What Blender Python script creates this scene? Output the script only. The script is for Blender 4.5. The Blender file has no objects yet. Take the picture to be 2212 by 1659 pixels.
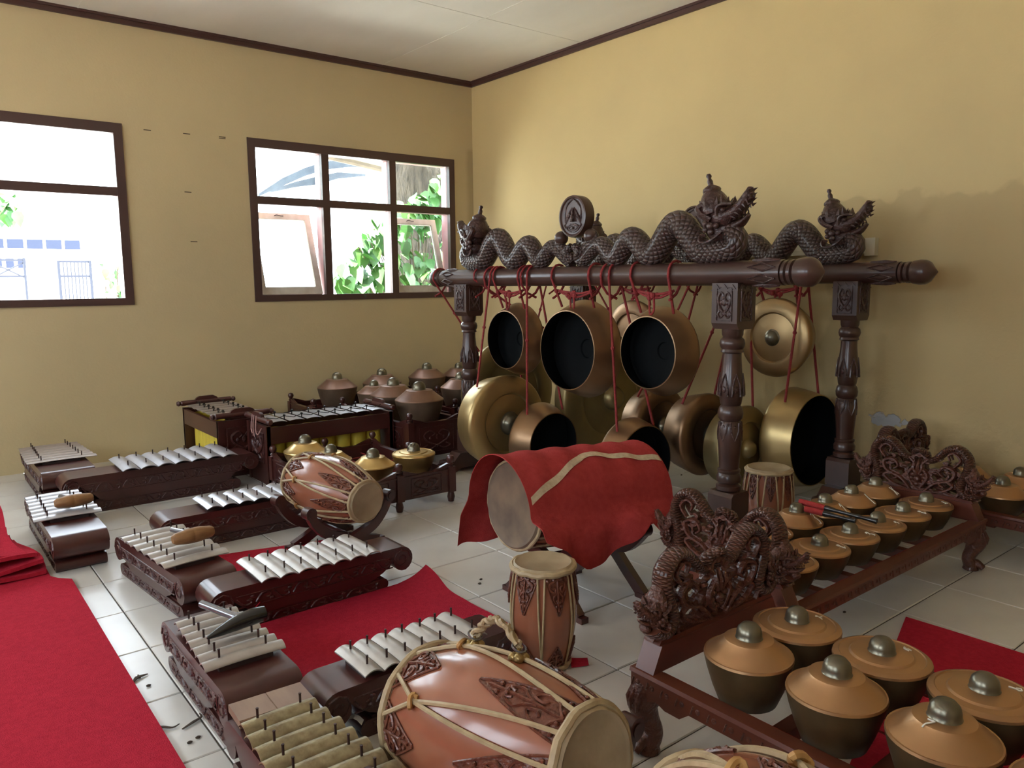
import bpy, math, random
from mathutils import Vector, Matrix
from math import sin, cos, pi, radians

random.seed(7)
S = bpy.context.scene
COL = S.collection

# ---------------------------------------------------------------- camera, world, light, exposure
FPX, CXP, CYP, CAMH = 1670.4, 1106.0, 829.5, 1.316
YAW, PIT, ROL = .672438, .131633, -.0095396
_f = Vector((sin(YAW)*cos(PIT), cos(YAW)*cos(PIT), -sin(PIT)))
_r0 = Vector((cos(YAW), -sin(YAW), 0)); _u0 = _r0.cross(_f)
_r = cos(ROL)*_r0 + sin(ROL)*_u0; _u = -sin(ROL)*_r0 + cos(ROL)*_u0
CAM = Vector((0, 0, CAMH))
cd = bpy.data.cameras.new('camera'); cam = bpy.data.objects.new('camera', cd); COL.objects.link(cam)
cd.sensor_width = 36.0; cd.lens = FPX/2212*36; cd.clip_start = .05; cd.clip_end = 200
m = Matrix.Identity(4)
for i in range(3):
    m[i][0] = _r[i]; m[i][1] = _u[i]; m[i][2] = -_f[i]; m[i][3] = CAM[i]
cam.matrix_world = m
S.camera = cam

def ray(x, y): return _f + _r*((x-CXP)/FPX) - _u*((y-CYP)/FPX)
def at_z(x, y, z=0.0):
    d = ray(x, y); return CAM + d*((z-CAMH)/d.z)
def at_d(x, y, D): return CAM + ray(x, y)*D
def at_y(x, y, Y):
    d = ray(x, y); return CAM + d*(Y/d.y)
def at_x(x, y, X):
    d = ray(x, y); return CAM + d*(X/d.x)

W = bpy.data.worlds.new('world'); S.world = W; W.use_nodes = True
wn = W.node_tree.nodes; wl = W.node_tree.links
bg = wn['Background']; bg.inputs[0].default_value = (.78, .89, 1.0, 1); bg.inputs[1].default_value = 9.0
# sun high behind the building: it lights the yard outside and never shines straight in
sl = bpy.data.lights.new('sun', 'SUN'); sl.energy = 42.0; sl.angle = radians(.6); sl.color = (1.0, .97, .93)
so = bpy.data.objects.new('sun', sl); COL.objects.link(so); so.rotation_euler = Vector((-.08, .12, -1)).to_track_quat('-Z', 'Y').to_euler()

# room: x from XL to XR, y from YF to YB
XL, XR, YF, YB, ZC = -2.4, 4.6, -2.6, 6.366, 3.24
WZ0, WZ1 = 1.17, 2.49
WIN_BACK = [(-.57, 1.432), (2.355, 4.372)]
WIN_LEFT_ADDED = [(-.9, .7), (1.7, 3.3), (4.1, 5.9)]  # unseen windows, added to throw daylight on the right-hand wall
def portal(loc, rot, sx, sy):
    l = bpy.data.lights.new('daylight_portal', 'AREA'); l.shape = 'RECTANGLE'; l.size = sx; l.size_y = sy
    l.energy = 1; l.cycles.is_portal = True
    o = bpy.data.objects.new('daylight_portal', l); COL.objects.link(o); o.location = loc; o.rotation_euler = rot
for a, b in WIN_BACK: portal(((a+b)/2, YB+.16, (WZ0+WZ1)/2), (radians(-90), 0, 0), b-a, WZ1-WZ0)
for a, b in WIN_LEFT_ADDED: portal((XL-.16, (a+b)/2, (WZ0+WZ1)/2), (0, radians(-90), 0), WZ1-WZ0, b-a)

vs = S.view_settings
vs.view_transform = 'Standard'; vs.look = 'None'; vs.gamma = 1.0; vs.use_curve_mapping = False
vs.exposure = 0.4
S.cycles.use_denoising = True
S.cycles.max_bounces = 10; S.cycles.diffuse_bounces = 6; S.cycles.glossy_bounces = 4
S.cycles.transparent_max_bounces = 12
S.cycles.sample_clamp_indirect = 8.0
S.cycles.caustics_reflective = False; S.cycles.caustics_refractive = False

# ---------------------------------------------------------------- mesh helpers
class MB:
    def __init__(s): s.v = []; s.f = []; s.uv = {}
    def add(s, v, f, M=None, uv=None):
        o = len(s.v)
        s.v += [tuple(M @ Vector(p)) for p in v] if M is not None else [tuple(p) for p in v]
        for k, q in enumerate(f):
            if uv is not None: s.uv[len(s.f)] = uv[k]
            s.f.append([i+o for i in q])
        return s
    def box(s, x0, x1, y0, y1, z0, z1, M=None):
        v = [(x, y, z) for x in (x0, x1) for y in (y0, y1) for z in (z0, z1)]
        return s.add(v, [(0,1,3,2),(4,6,7,5),(0,4,5,1),(2,3,7,6),(0,2,6,4),(1,5,7,3)], M)
    def lathe(s, prof, n=28, M=None, closed=False, cap=True):
        v = []; f = []
        for r, z in prof:
            for k in range(n):
                a = 2*pi*k/n; v.append((r*cos(a), r*sin(a), z))
        P = len(prof)
        for i in range(P-1 if not closed else P):
            j = (i+1) % P
            for k in range(n):
                l = (k+1) % n; f.append((i*n+k, i*n+l, j*n+l, j*n+k))
        if not closed and cap:
            if prof[0][0] > 1e-5: f.append(tuple(range(n))[::-1])
            if prof[-1][0] > 1e-5: f.append(tuple((P-1)*n+k for k in range(n)))
        return s.add(v, f, M)
    def tube(s, path, r, n=8, M=None, cap=True, closed=False, flat=1.0, ref=None, uvs=None):
        path = [Vector(p) for p in path]; N = len(path)
        rr = r if isinstance(r, (list, tuple)) else [r]*N
        T = []
        for i in range(N):
            a = path[(i-1) % N] if (closed or i > 0) else path[i]
            b = path[(i+1) % N] if (closed or i < N-1) else path[i]
            t = (b-a); T.append(t.normalized() if t.length > 1e-9 else Vector((0,0,1)))
        up = Vector(ref) if ref is not None else (Vector((0,0,1)) if abs(T[0].z) < .9 else Vector((1,0,0)))
        nrm = (up - T[0]*up.dot(T[0])).normalized()
        v = []; f = []; uv = []; L = 0
        cum = [0]
        for i in range(1, N): cum.append(cum[-1] + (path[i]-path[i-1]).length)
        for i in range(N):
            if i: 
                nrm = nrm - T[i]*nrm.dot(T[i])
                nrm = nrm.normalized() if nrm.length > 1e-6 else T[i].orthogonal().normalized()
            bi = T[i].cross(nrm)
            for k in range(n):
                a = 2*pi*k/n
                v.append(path[i] + nrm*(cos(a)*rr[i]*flat) + bi*(sin(a)*rr[i]))
        for i in range(N if closed else N-1):
            j = (i+1) % N
            for k in range(n):
                l = (k+1) % n
                f.append((i*n+k, i*n+l, j*n+l, j*n+k))
                if uvs: uv.append([(cum[i]*uvs[0], k/n*uvs[1]), (cum[i]*uvs[0], (k+1)/n*uvs[1]), (cum[j]*uvs[0], (k+1)/n*uvs[1]), (cum[j]*uvs[0], k/n*uvs[1])])
        if cap and not closed:
            f.append(tuple(range(n))[::-1]); f.append(tuple((N-1)*n+k for k in range(n)))
            if uvs: uv += [[(0,0)]*n, [(0,0)]*n]
        return s.add(v, f, M, uv if uvs else None)
    def prism(s, poly, h0, h1, M=None):
        n = len(poly)
        v = [(p[0], p[1], h0) for p in poly] + [(p[0], p[1], h1) for p in poly]
        f = [tuple(range(n))[::-1], tuple(range(n, 2*n))]
        for i in range(n):
            j = (i+1) % n; f.append((i, j, n+j, n+i))
        return s.add(v, f, M)
    def ball(s, c, r, n=12, m=8, sc=(1,1,1), M=None):
        prof = [(r*sin(pi*i/m), -r*cos(pi*i/m)) for i in range(m+1)]
        prof[0] = (0, -r); prof[-1] = (0, r)
        T = Matrix.Translation(c) @ Matrix.Diagonal((*sc, 1))
        return s.lathe(prof, n, (M @ T) if M is not None else T)
    def cyl(s, a, b, r, n=12, r2=None):
        a = Vector(a); b = Vector(b); d = b-a
        M = Matrix.Translation(a) @ d.to_track_quat('Z', 'Y').to_matrix().to_4x4()
        return s.lathe([(r, 0), (r if r2 is None else r2, d.length)], n, M)
    def mesh(s, name, mat, ang=35, recalc=True):
        me = bpy.data.meshes.new(name); me.from_pydata(s.v, [], s.f)
        if s.uv:
            ul = me.uv_layers.new(name='UVMap').data
            for pi_, p in enumerate(me.polygons):
                q = s.uv.get(pi_)
                if q:
                    for k, li in enumerate(p.loop_indices): ul[li].uv = q[k % len(q)]
        if recalc:
            import bmesh
            bm = bmesh.new(); bm.from_mesh(me)
            bmesh.ops.remove_doubles(bm, verts=bm.verts, dist=1e-6)
            bmesh.ops.recalc_face_normals(bm, faces=bm.faces); bm.to_mesh(me); bm.free()
        if ang:
            me.polygons.foreach_set('use_smooth', [True]*len(me.polygons))
            if ang < 180: me.set_sharp_from_angle(angle=radians(ang))
        me.materials.append(mat); me.update()
        return me

def RX(a): return Matrix.Rotation(a, 4, 'X')
def RY(a): return Matrix.Rotation(a, 4, 'Y')
def RZ(a): return Matrix.Rotation(a, 4, 'Z')
def TR(x, y=None, z=None): return Matrix.Translation(Vector(x) if y is None else Vector((x, y, z)))
def SC(x, y, z): return Matrix.Diagonal((x, y, z, 1))
# prism drawn in (x, z), extruded along y
XZ = Matrix(((1,0,0,0),(0,0,1,0),(0,1,0,0),(0,0,0,1)))
# prism drawn in (y, z), extruded along x
YZ = Matrix(((0,0,1,0),(1,0,0,0),(0,1,0,0),(0,0,0,1)))

def put(name, me, parent=None, M=None, label=None, mat=None):
    if isinstance(me, MB): me = me.mesh(name, mat)
    o = bpy.data.objects.new(name, me); COL.objects.link(o)
    if parent is not None: o.parent = parent
    if M is not None: o.matrix_local = M
    if label: o['label'] = label
    return o
def tag(o, label, cat, group=None):
    o['label'] = label; o['category'] = cat
    if group: o['group'] = group
    return o
def thing(name, label, cat, M=None, group=None):
    o = bpy.data.objects.new(name, None); COL.objects.link(o); o.empty_display_size = .05
    if M is not None: o.matrix_world = M
    return tag(o, label, cat, group)
def struct(o): o['kind'] = 'structure'; return o
def lerp(a, b, t): return a + (b-a)*t
def spline(pts, n=6):
    P = [Vector(p) for p in pts]; out = []
    for i in range(len(P)-1):
        p0 = P[max(i-1, 0)]; p1 = P[i]; p2 = P[i+1]; p3 = P[min(i+2, len(P)-1)]
        for k in range(n):
            t = k/n
            out.append(.5*((2*p1) + (p2-p0)*t + (2*p0-5*p1+4*p2-p3)*t*t + (3*p1-p0-3*p2+p3)*t**3))
    out.append(P[-1]); return out
def taper(n, vals):
    m_ = len(vals)-1
    return [lerp(vals[min(int(i/(n-1)*m_), m_-1)], vals[min(int(i/(n-1)*m_)+1, m_)], i/(n-1)*m_-min(int(i/(n-1)*m_), m_-1)) for i in range(n)]

# ---------------------------------------------------------------- materials
def mat(name, col, rough=.5, metal=0.0, var=None, vscale=6.0, bump=0.0, bscale=40.0, coat=0.0, spec=.5, sheen=0.0, stretch=(1,1,1), detail=4.0, bdist=.01):
    M_ = bpy.data.materials.new(name); M_.use_nodes = True
    nt = M_.node_tree; N = nt.nodes; L = nt.links; b = N['Principled BSDF']
    b.inputs['Base Color'].default_value = (*col, 1); b.inputs['Roughness'].default_value = rough; b.inputs['Metallic'].default_value = metal
    b.inputs['Specular IOR Level'].default_value = spec
    if coat: b.inputs['Coat Weight'].default_value = coat; b.inputs['Coat Roughness'].default_value = .12
    if sheen: b.inputs['Sheen Weight'].default_value = sheen; b.inputs['Sheen Roughness'].default_value = .6
    tc = N.new('ShaderNodeTexCoord'); mp = N.new('ShaderNodeMapping'); mp.inputs['Scale'].default_value = stretch
    L.new(tc.outputs['Object'], mp.inputs['Vector'])
    if var:
        nz = N.new('ShaderNodeTexNoise'); nz.inputs['Scale'].default_value = vscale; nz.inputs['Detail'].default_value = detail
        L.new(mp.outputs[0], nz.inputs['Vector'])
        cr = N.new('ShaderNodeValToRGB'); cr.color_ramp.elements[0].position = .35; cr.color_ramp.elements[1].position = .68
        cr.color_ramp.elements[0].color = (*col, 1); cr.color_ramp.elements[1].color = (*var, 1)
        L.new(nz.outputs['Fac'], cr.inputs[0]); L.new(cr.outputs[0], b.inputs['Base Color'])
    if bump:
        n2 = N.new('ShaderNodeTexNoise'); n2.inputs['Scale'].default_value = bscale; n2.inputs['Detail'].default_value = 3
        L.new(mp.outputs[0], n2.inputs['Vector'])
        bp = N.new('ShaderNodeBump'); bp.inputs['Strength'].default_value = bump; bp.inputs['Distance'].default_value = bdist
        L.new(n2.outputs['Fac'], bp.inputs['Height']); L.new(bp.outputs[0], b.inputs['Normal'])
    return M_

def scale_mat(name, col, var, rough):
    """carved overlapping scales, relief on the tube's own uv"""
    M_ = mat(name, col, rough, 0, var, 30, coat=.25)
    nt = M_.node_tree; N = nt.nodes; L = nt.links; b = N['Principled BSDF']
    uv = N.new('ShaderNodeUVMap'); sp = N.new('ShaderNodeSeparateXYZ'); L.new(uv.outputs[0], sp.inputs[0])
    def mth(op, a, c=None):
        n = N.new('ShaderNodeMath'); n.operation = op
        for i, q in enumerate((a, c)):
            if q is None: continue
            if isinstance(q, (int, float)): n.inputs[i].default_value = q
            else: L.new(q, n.inputs[i])
        return n.outputs[0]
    d1 = mth('ABSOLUTE', mth('SINE', mth('MULTIPLY', mth('ADD', sp.outputs[0], sp.outputs[1]), pi)))
    d2 = mth('ABSOLUTE', mth('SINE', mth('MULTIPLY', mth('SUBTRACT', sp.outputs[0], sp.outputs[1]), pi)))
    hh = mth('POWER', mth('MULTIPLY', d1, d2), .45)
    bp = N.new('ShaderNodeBump'); bp.inputs['Strength'].default_value = 1.0; bp.inputs['Distance'].default_value = .009
    L.new(hh, bp.inputs['Height']); L.new(bp.outputs[0], b.inputs['Normal'])
    return M_

def wall_mat(name, col, dirty, right=False):
    M_ = bpy.data.materials.new(name); M_.use_nodes = True
    nt = M_.node_tree; N = nt.nodes; L = nt.links; b = N['Principled BSDF']; b.inputs['Roughness'].default_value = .75; b.inputs['Specular IOR Level'].default_value = .25
    geo = N.new('ShaderNodeNewGeometry'); sep = N.new('ShaderNodeSeparateXYZ'); L.new(geo.outputs['Position'], sep.inputs[0])
    def noise(s, d=4, dim=None):
        n = N.new('ShaderNodeTexNoise'); n.inputs['Scale'].default_value = s; n.inputs['Detail'].default_value = d; L.new(geo.outputs['Position'], n.inputs['Vector']); return n.outputs['Fac']
    def math_(op, a, c, clamp=False):
        n = N.new('ShaderNodeMath'); n.operation = op; n.use_clamp = clamp
        for i, q in enumerate((a, c)):
            if isinstance(q, (int, float)): n.inputs[i].default_value = q
            else: L.new(q, n.inputs[i])
        return n.outputs[0]
    def ramp(v, a, c): 
        n = N.new('ShaderNodeMapRange'); n.inputs['From Min'].default_value = a; n.inputs['From Max'].default_value = c; L.new(v, n.inputs['Value']); return n.outputs[0]
    def mixc(f, a, c):
        n = N.new('ShaderNodeMix'); n.data_type = 'RGBA'
        L.new(f, n.inputs['Factor'])
        for sock, q in ((n.inputs['A'], a), (n.inputs['B'], c)):
            if isinstance(q, tuple): sock.default_value = (*q, 1)
            else: L.new(q, sock)
        return n.outputs['Result']
    c = mixc(ramp(noise(1.3, 5), .4, .75), col, dirty)
    h = math_('MULTIPLY', noise(60, 3), .12)
    if right:
        # damp stain with a scalloped upper edge
        zz = math_('ADD', sep.outputs['Z'], math_('MULTIPLY', noise(2.6, 4), -.55))
        yy = math_('ADD', sep.outputs['Y'], math_('MULTIPLY', noise(3.3, 3), .5))
        st = math_('MULTIPLY', ramp(zz, 1.53, 1.50), ramp(yy, 2.86, 2.82), True)
        c = mixc(math_('MULTIPLY', st, .45), c, (col[0]*.62, col[1]*.60, col[2]*.62))
        # rough blistered paint low on the wall
        low = ramp(math_('ADD', sep.outputs['Z'], math_('MULTIPLY', noise(4, 4), .6)), 1.18, .85)
        near = ramp(sep.outputs['Y'], 3.4, 2.6)
        rg = math_('MULTIPLY', low, near, True)
        h = math_('ADD', h, math_('MULTIPLY', math_('MULTIPLY', noise(22, 6), rg), .9))
        # bare plaster patch where the paint has come off
        dy = math_('SUBTRACT', sep.outputs['Y'], 2.18); dz = math_('SUBTRACT', sep.outputs['Z'], .47)
        dist = math_('ADD', math_('MULTIPLY', math_('MULTIPLY', dy, dy), 30.0), math_('MULTIPLY', math_('MULTIPLY', dz, dz), 300.0))
        pt = ramp(math_('ADD', dist, math_('MULTIPLY', noise(20, 3), 1.4)), 1.15, 1.05)
        c = mixc(pt, c, (.42, .42, .42))
        h = math_('ADD', h, math_('MULTIPLY', pt, -.8))
    if not right:
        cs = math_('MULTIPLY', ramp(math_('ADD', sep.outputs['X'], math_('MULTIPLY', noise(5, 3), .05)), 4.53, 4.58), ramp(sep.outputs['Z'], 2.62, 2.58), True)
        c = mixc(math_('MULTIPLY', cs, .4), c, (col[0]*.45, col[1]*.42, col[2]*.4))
    L.new(c, b.inputs['Base Color'])
    bp = N.new('ShaderNodeBump'); bp.inputs['Strength'].default_value = .6; bp.inputs['Distance'].default_value = .012
    L.new(h, bp.inputs['Height']); L.new(bp.outputs[0], b.inputs['Normal'])
    return M_

m_wall_r = wall_mat('yellow_paint_damp', (.64, .495, .245), (.59, .455, .23), True)
m_wall = wall_mat('yellow_paint', (.60, .49, .285), (.55, .45, .265))
m_ceil = mat('ceiling_board', (.78, .75, .67), .8, var=(.70, .67, .59), vscale=2.0, stretch=(1, .35, 1))
m_trim = mat('cornice_wood', (.07, .03, .025), .45)
m_tile = mat('floor_tile', (.66, .65, .61), .28, var=(.60, .58, .54), vscale=5, bump=.04, bscale=9, spec=.5)
m_grout = mat('grout', (.10, .09, .08), .9)
m_frame = mat('window_frame_paint', (.075, .04, .035), .4)
m_reveal = mat('window_outer_paint', (.45, .20, .19), .5, var=(.55, .40, .38), vscale=3)
m_sash = mat('sash_paint', (.62, .58, .50), .6, var=(.50, .45, .36), vscale=12)
m_wood = mat('maroon_lacquer', (.068, .017, .013), .34, var=(.045, .011, .009), vscale=4, coat=.25, stretch=(.3, 1.5, 1.5))
m_woodc = mat('maroon_carving', (.075, .021, .018), .33, var=(.05, .013, .011), vscale=60, bump=.8, bscale=70, coat=.2)
m_bed = mat('key_trough', (.03, .016, .014), .6)
m_raw = mat('worn_wood', (.30, .19, .12), .5, var=(.20, .11, .07), vscale=14, stretch=(1, .3, 1))
m_rack = mat('brown_lacquer', (.070, .032, .023), .34, var=(.048, .021, .015), vscale=5, coat=.2)
m_rackc = mat('brown_carving', (.07, .03, .024), .36, var=(.045, .018, .014), vscale=40, bump=.7, bscale=90, coat=.2)
m_scale = scale_mat('brown_scales', (.075, .04, .032), (.05, .025, .02), .36)
m_red_wood = mat('red_teak', (.14, .036, .017), .42, var=(.085, .02, .011), vscale=3, coat=.1, stretch=(.25, 2, 2))
m_red_carve = mat('red_teak_carving', (.12, .036, .02), .34, var=(.07, .02, .011), vscale=50, bump=.7, bscale=80, coat=.2)
m_red_scale = scale_mat('red_teak_scales', (.13, .042, .022), (.08, .024, .013), .3)
m_gold = mat('gong_bronze', (.50, .36, .16), .36, .85, var=(.42, .31, .14), vscale=5, bump=.05, bscale=14)
m_gold_d = mat('gong_bronze_dull', (.34, .26, .12), .42, .8, var=(.26, .2, .095), vscale=4, bump=.05, bscale=12)
m_kempul = mat('gong_copper', (.29, .175, .095), .37, .85, var=(.23, .14, .075), vscale=4, bump=.04, bscale=12)
m_kempul2 = mat('gong_bronze_brown', (.42, .28, .13), .38, .85, var=(.34, .23, .11), vscale=4, bump=.04, bscale=12)
m_black = mat('black_inside', (.004, .005, .0055), .8, spec=.15)
m_boss = mat('boss_metal', (.20, .18, .13), .32, .85, var=(.15, .14, .10), vscale=9)
m_pot = mat('kettle_copper', (.47, .265, .125), .37, .75, var=(.41, .24, .12), vscale=7, bump=.03, bscale=16)
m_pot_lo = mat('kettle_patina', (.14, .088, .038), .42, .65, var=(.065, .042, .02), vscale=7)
m_ken = mat('kenong_copper', (.25, .14, .09), .42, .5, var=(.20, .11, .075), vscale=6)
m_ken_lo = mat('kenong_patina', (.19, .125, .08), .48, .5, var=(.12, .08, .05), vscale=7)
m_brass = mat('kettle_brass', (.66, .47, .19), .33, .85, var=(.60, .43, .19), vscale=8)
m_brass_lo = mat('kettle_brass_dark', (.40, .27, .10), .36, .85, var=(.30, .2, .08), vscale=6)  # darker brass of the lower kettle walls and drum rosettes
m_key = mat('iron_key', (.50, .47, .43), .42, .5, var=(.40, .36, .33), vscale=14)
m_key_blue = mat('zinc_key', (.50, .50, .53), .36, .55, var=(.44, .44, .47), vscale=10)
m_key_dull = mat('dull_key', (.36, .31, .27), .45, .5, var=(.32, .27, .24), vscale=10)
m_key_aged = mat('aged_brass_key', (.40, .34, .20), .42, .6, var=(.23, .18, .10), vscale=38, bump=.25, bscale=60)
m_pin = mat('iron_pin', (.05, .025, .02), .5, .4)
m_yel = mat('yellow_tube_paint', (.74, .58, .07), .45, var=(.68, .53, .06), vscale=8)
m_felt = mat('red_felt', (.50, .026, .052), .95, var=(.42, .020, .042), vscale=60, bump=.5, bscale=260, spec=.08)
m_cloth = mat('red_cloth', (.40, .05, .048), .95, var=(.35, .04, .038), vscale=40, bump=.35, bscale=200, spec=.08)
m_back = mat('felt_backing', (.45, .40, .36), .9)
m_tape = mat('old_tape', (.62, .52, .36), .7, var=(.48, .36, .24), vscale=50)
m_skin = mat('drum_skin', (.40, .31, .19), .5, var=(.29, .215, .125), vscale=9, bump=.1, bscale=30)
m_skin_d = mat('drum_skin_stained', (.21, .145, .09), .55, var=(.10, .068, .048), vscale=7)
m_hide = mat('rawhide', (.46, .35, .20), .5, var=(.36, .26, .14), vscale=30, bump=.2, bscale=60)
m_shell = mat('drum_shell', (.33, .115, .06), .27, var=(.26, .085, .045), vscale=4, coat=.4, bump=.05, bscale=8)
m_shellc = mat('drum_carving', (.17, .05, .026), .33, var=(.10, .028, .015), vscale=40, bump=.5, bscale=80, coat=.2)
m_knot = mat('amber_knot', (.50, .28, .09), .5, var=(.4, .21, .07), vscale=20)
m_cord = mat('red_cord', (.30, .03, .03), .8, var=(.22, .02, .02), vscale=60, bump=.4, bscale=200)
m_pink = mat('pale_cord', (.45, .25, .22), .8)
m_mallet = mat('mallet_wood', (.33, .17, .065), .5, var=(.24, .12, .045), vscale=20, stretch=(1, 6, 6))
m_steel = mat('grey_handle', (.25, .25, .27), .25, .7)
m_blk = mat('black_lacquer', (.012, .011, .011), .22, coat=.3)
m_chalk = mat('chalk', (.85, .80, .68), .9)
m_white = mat('white_trunking', (.62, .57, .42), .5)
m_debris = mat('dry_leaf', (.06, .04, .025), .9)
m_plastic = mat('thin_plastic', (.55, .58, .62), .25)
m_leaf = mat('vine_leaf', (.03, .115, .022), .5, var=(.05, .16, .03), vscale=14)
m_leaf2 = mat('vine_leaf_light', (.07, .20, .03), .5, var=(.045, .15, .028), vscale=14)
m_bark = mat('bark', (.075, .06, .045), .95, var=(.03, .024, .018), vscale=16, bump=1, bscale=25, stretch=(1, 1, .3), bdist=.05)
m_plaster = mat('white_plaster', (.80, .78, .74), .9)
m_roofblue = mat('blue_sheet', (.022, .036, .062), .6, var=(.05, .07, .10), vscale=6)
m_blueglass = mat('dark_blue_pane', (.012, .02, .05), .4)
m_gate = mat('gate_paint', (.012, .016, .03), .6)
m_ground = mat('outside_ground', (.55, .54, .51), .95)
m_polewood = mat('weathered_pole', (.12, .09, .06), .8, var=(.08, .06, .04), vscale=10)

m_glass = bpy.data.materials.new('window_glass'); m_glass.use_nodes = True
_n = m_glass.node_tree.nodes; _l = m_glass.node_tree.links
_n.remove(_n['Principled BSDF'])
_t = _n.new('ShaderNodeBsdfTransparent'); _t.inputs[0].default_value = (.93, .96, .95, 1)
_g = _n.new('ShaderNodeBsdfGlossy'); _g.inputs['Roughness'].default_value = .02
_fr = _n.new('ShaderNodeFresnel'); _fr.inputs[0].default_value = 1.45
_mx = _n.new('ShaderNodeMixShader')
_l.new(_fr.outputs[0], _mx.inputs[0]); _l.new(_t.outputs[0], _mx.inputs[1]); _l.new(_g.outputs[0], _mx.inputs[2])
_l.new(_mx.outputs[0], _n['Material Output'].inputs['Surface'])

# ================================================================ the room
# ---- floor: grout bed, single tiles in view, plain field beyond
TS, TX0, TY0 = .40, .626, 2.53
b = MB(); b.box(XL, XR, YF, YB, -.06, -.004); floor = struct(put('floor', b, mat=m_grout))
tx = [TX0 + TS*k for k in range(-2, 10)]; ty = [TY0 + TS*k for k in range(-6, 10)]
tile_me = MB()
g = .0024; e = .003
x0, x1 = g, TS-g
tile_me.add([(x0+e, x0+e, 0), (x1-e, x0+e, 0), (x1-e, x1-e, 0), (x0+e, x1-e, 0), (x0, x0, -.003), (x1, x0, -.003), (x1, x1, -.003), (x0, x1, -.003), (x0, x0, -.006), (x1, x0, -.006), (x1, x1, -.006), (x0, x1, -.006)],
            [(0,1,2,3)] + [(a, a+4, (a+1) % 4+4, (a+1) % 4)[::-1] for a in range(4)] + [(a+4, a+8, (a+1) % 4+8, (a+1) % 4+4)[::-1] for a in range(4)])
tile_mesh = tile_me.mesh('floor_tile', m_tile, 0)
for X in tx:
    for Y in ty:
        if X + TS > XR + .02:
            bb = MB(); bb.box(X+g, XR, Y+g, min(Y+TS, YB)-g, -.006, 0); put('floor_tile', bb, floor, mat=m_tile); continue
        if Y + TS > YB + .02:
            bb = MB(); bb.box(X+g, X+TS-g, Y+g, YB, -.006, 0); put('floor_tile', bb, floor, mat=m_tile); continue
        put('floor_tile', tile_mesh, floor, TR(X, Y, random.uniform(-.0004, .0003)) @ RX(random.uniform(-.0012, .0012)) @ RY(random.uniform(-.0012, .0012)))
b = MB(); b.box(XL, tx[0], YF, YB, -.006, 0); b.box(tx[0], XR, YF, ty[0], -.006, 0)
put('floor_field', b, floor, mat=m_tile)

# ---- ceiling, walls
b = MB(); b.box(XL, XR, YF, YB, ZC, ZC+.08); ceil = struct(put('ceiling', b, mat=m_ceil))
b = MB()
for yy in (1.2, 2.4, 3.6, 4.8): b.box(XL, XR, yy-.004, yy+.004, ZC-.002, ZC)
for xx in (-1.2, 1.2, 3.6): b.box(xx-.004, xx+.004, YF, YB, ZC-.002, ZC)
put('board_seam', b, ceil, mat=m_ceil)
def wall_with_windows(name, lo, hi, wins, t0, t1, axis, mt):
    b = MB(); cur = lo
    def bx(a, c, z0, z1):
        if axis == 'x': b.box(a, c, t0, t1, z0, z1)
        else: b.box(t0, t1, a, c, z0, z1)
    for a, c in wins:
        bx(cur, a, 0, ZC); bx(a, c, 0, WZ0); bx(a, c, WZ1, ZC); cur = c
    bx(cur, hi, 0, ZC)
    return struct(put(name, b.mesh(name, mt, 0, recalc=False)))
wall_with_windows('wall_back', XL, XR+.15, WIN_BACK, YB, YB+.15, 'x', m_wall)
wall_with_windows('wall_left', YF, YB, WIN_LEFT_ADDED, XL-.15, XL, 'y', m_wall)
b = MB(); b.box(XR, XR+.15, YF, YB, 0, ZC); struct(put('wall_right', b.mesh('wall_right', m_wall_r, 0)))
b = MB(); b.box(XL, XR, YF-.15, YF, 0, ZC); struct(put('wall_front', b.mesh('wall_front', m_wall, 0)))
b = MB(); b.box(XL, XR, YB-.025, YB, ZC-.05, ZC); b.box(XL, XR, YB-.035, YB, ZC-.018, ZC); struct(put('trim_1', b, mat=m_trim))
b = MB(); b.box(XR-.025, XR, YF, YB-.035, ZC-.05, ZC); b.box(XR-.035, XR, YF, YB-.035, ZC-.018, ZC); struct(put('trim_2', b, mat=m_trim))

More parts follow.
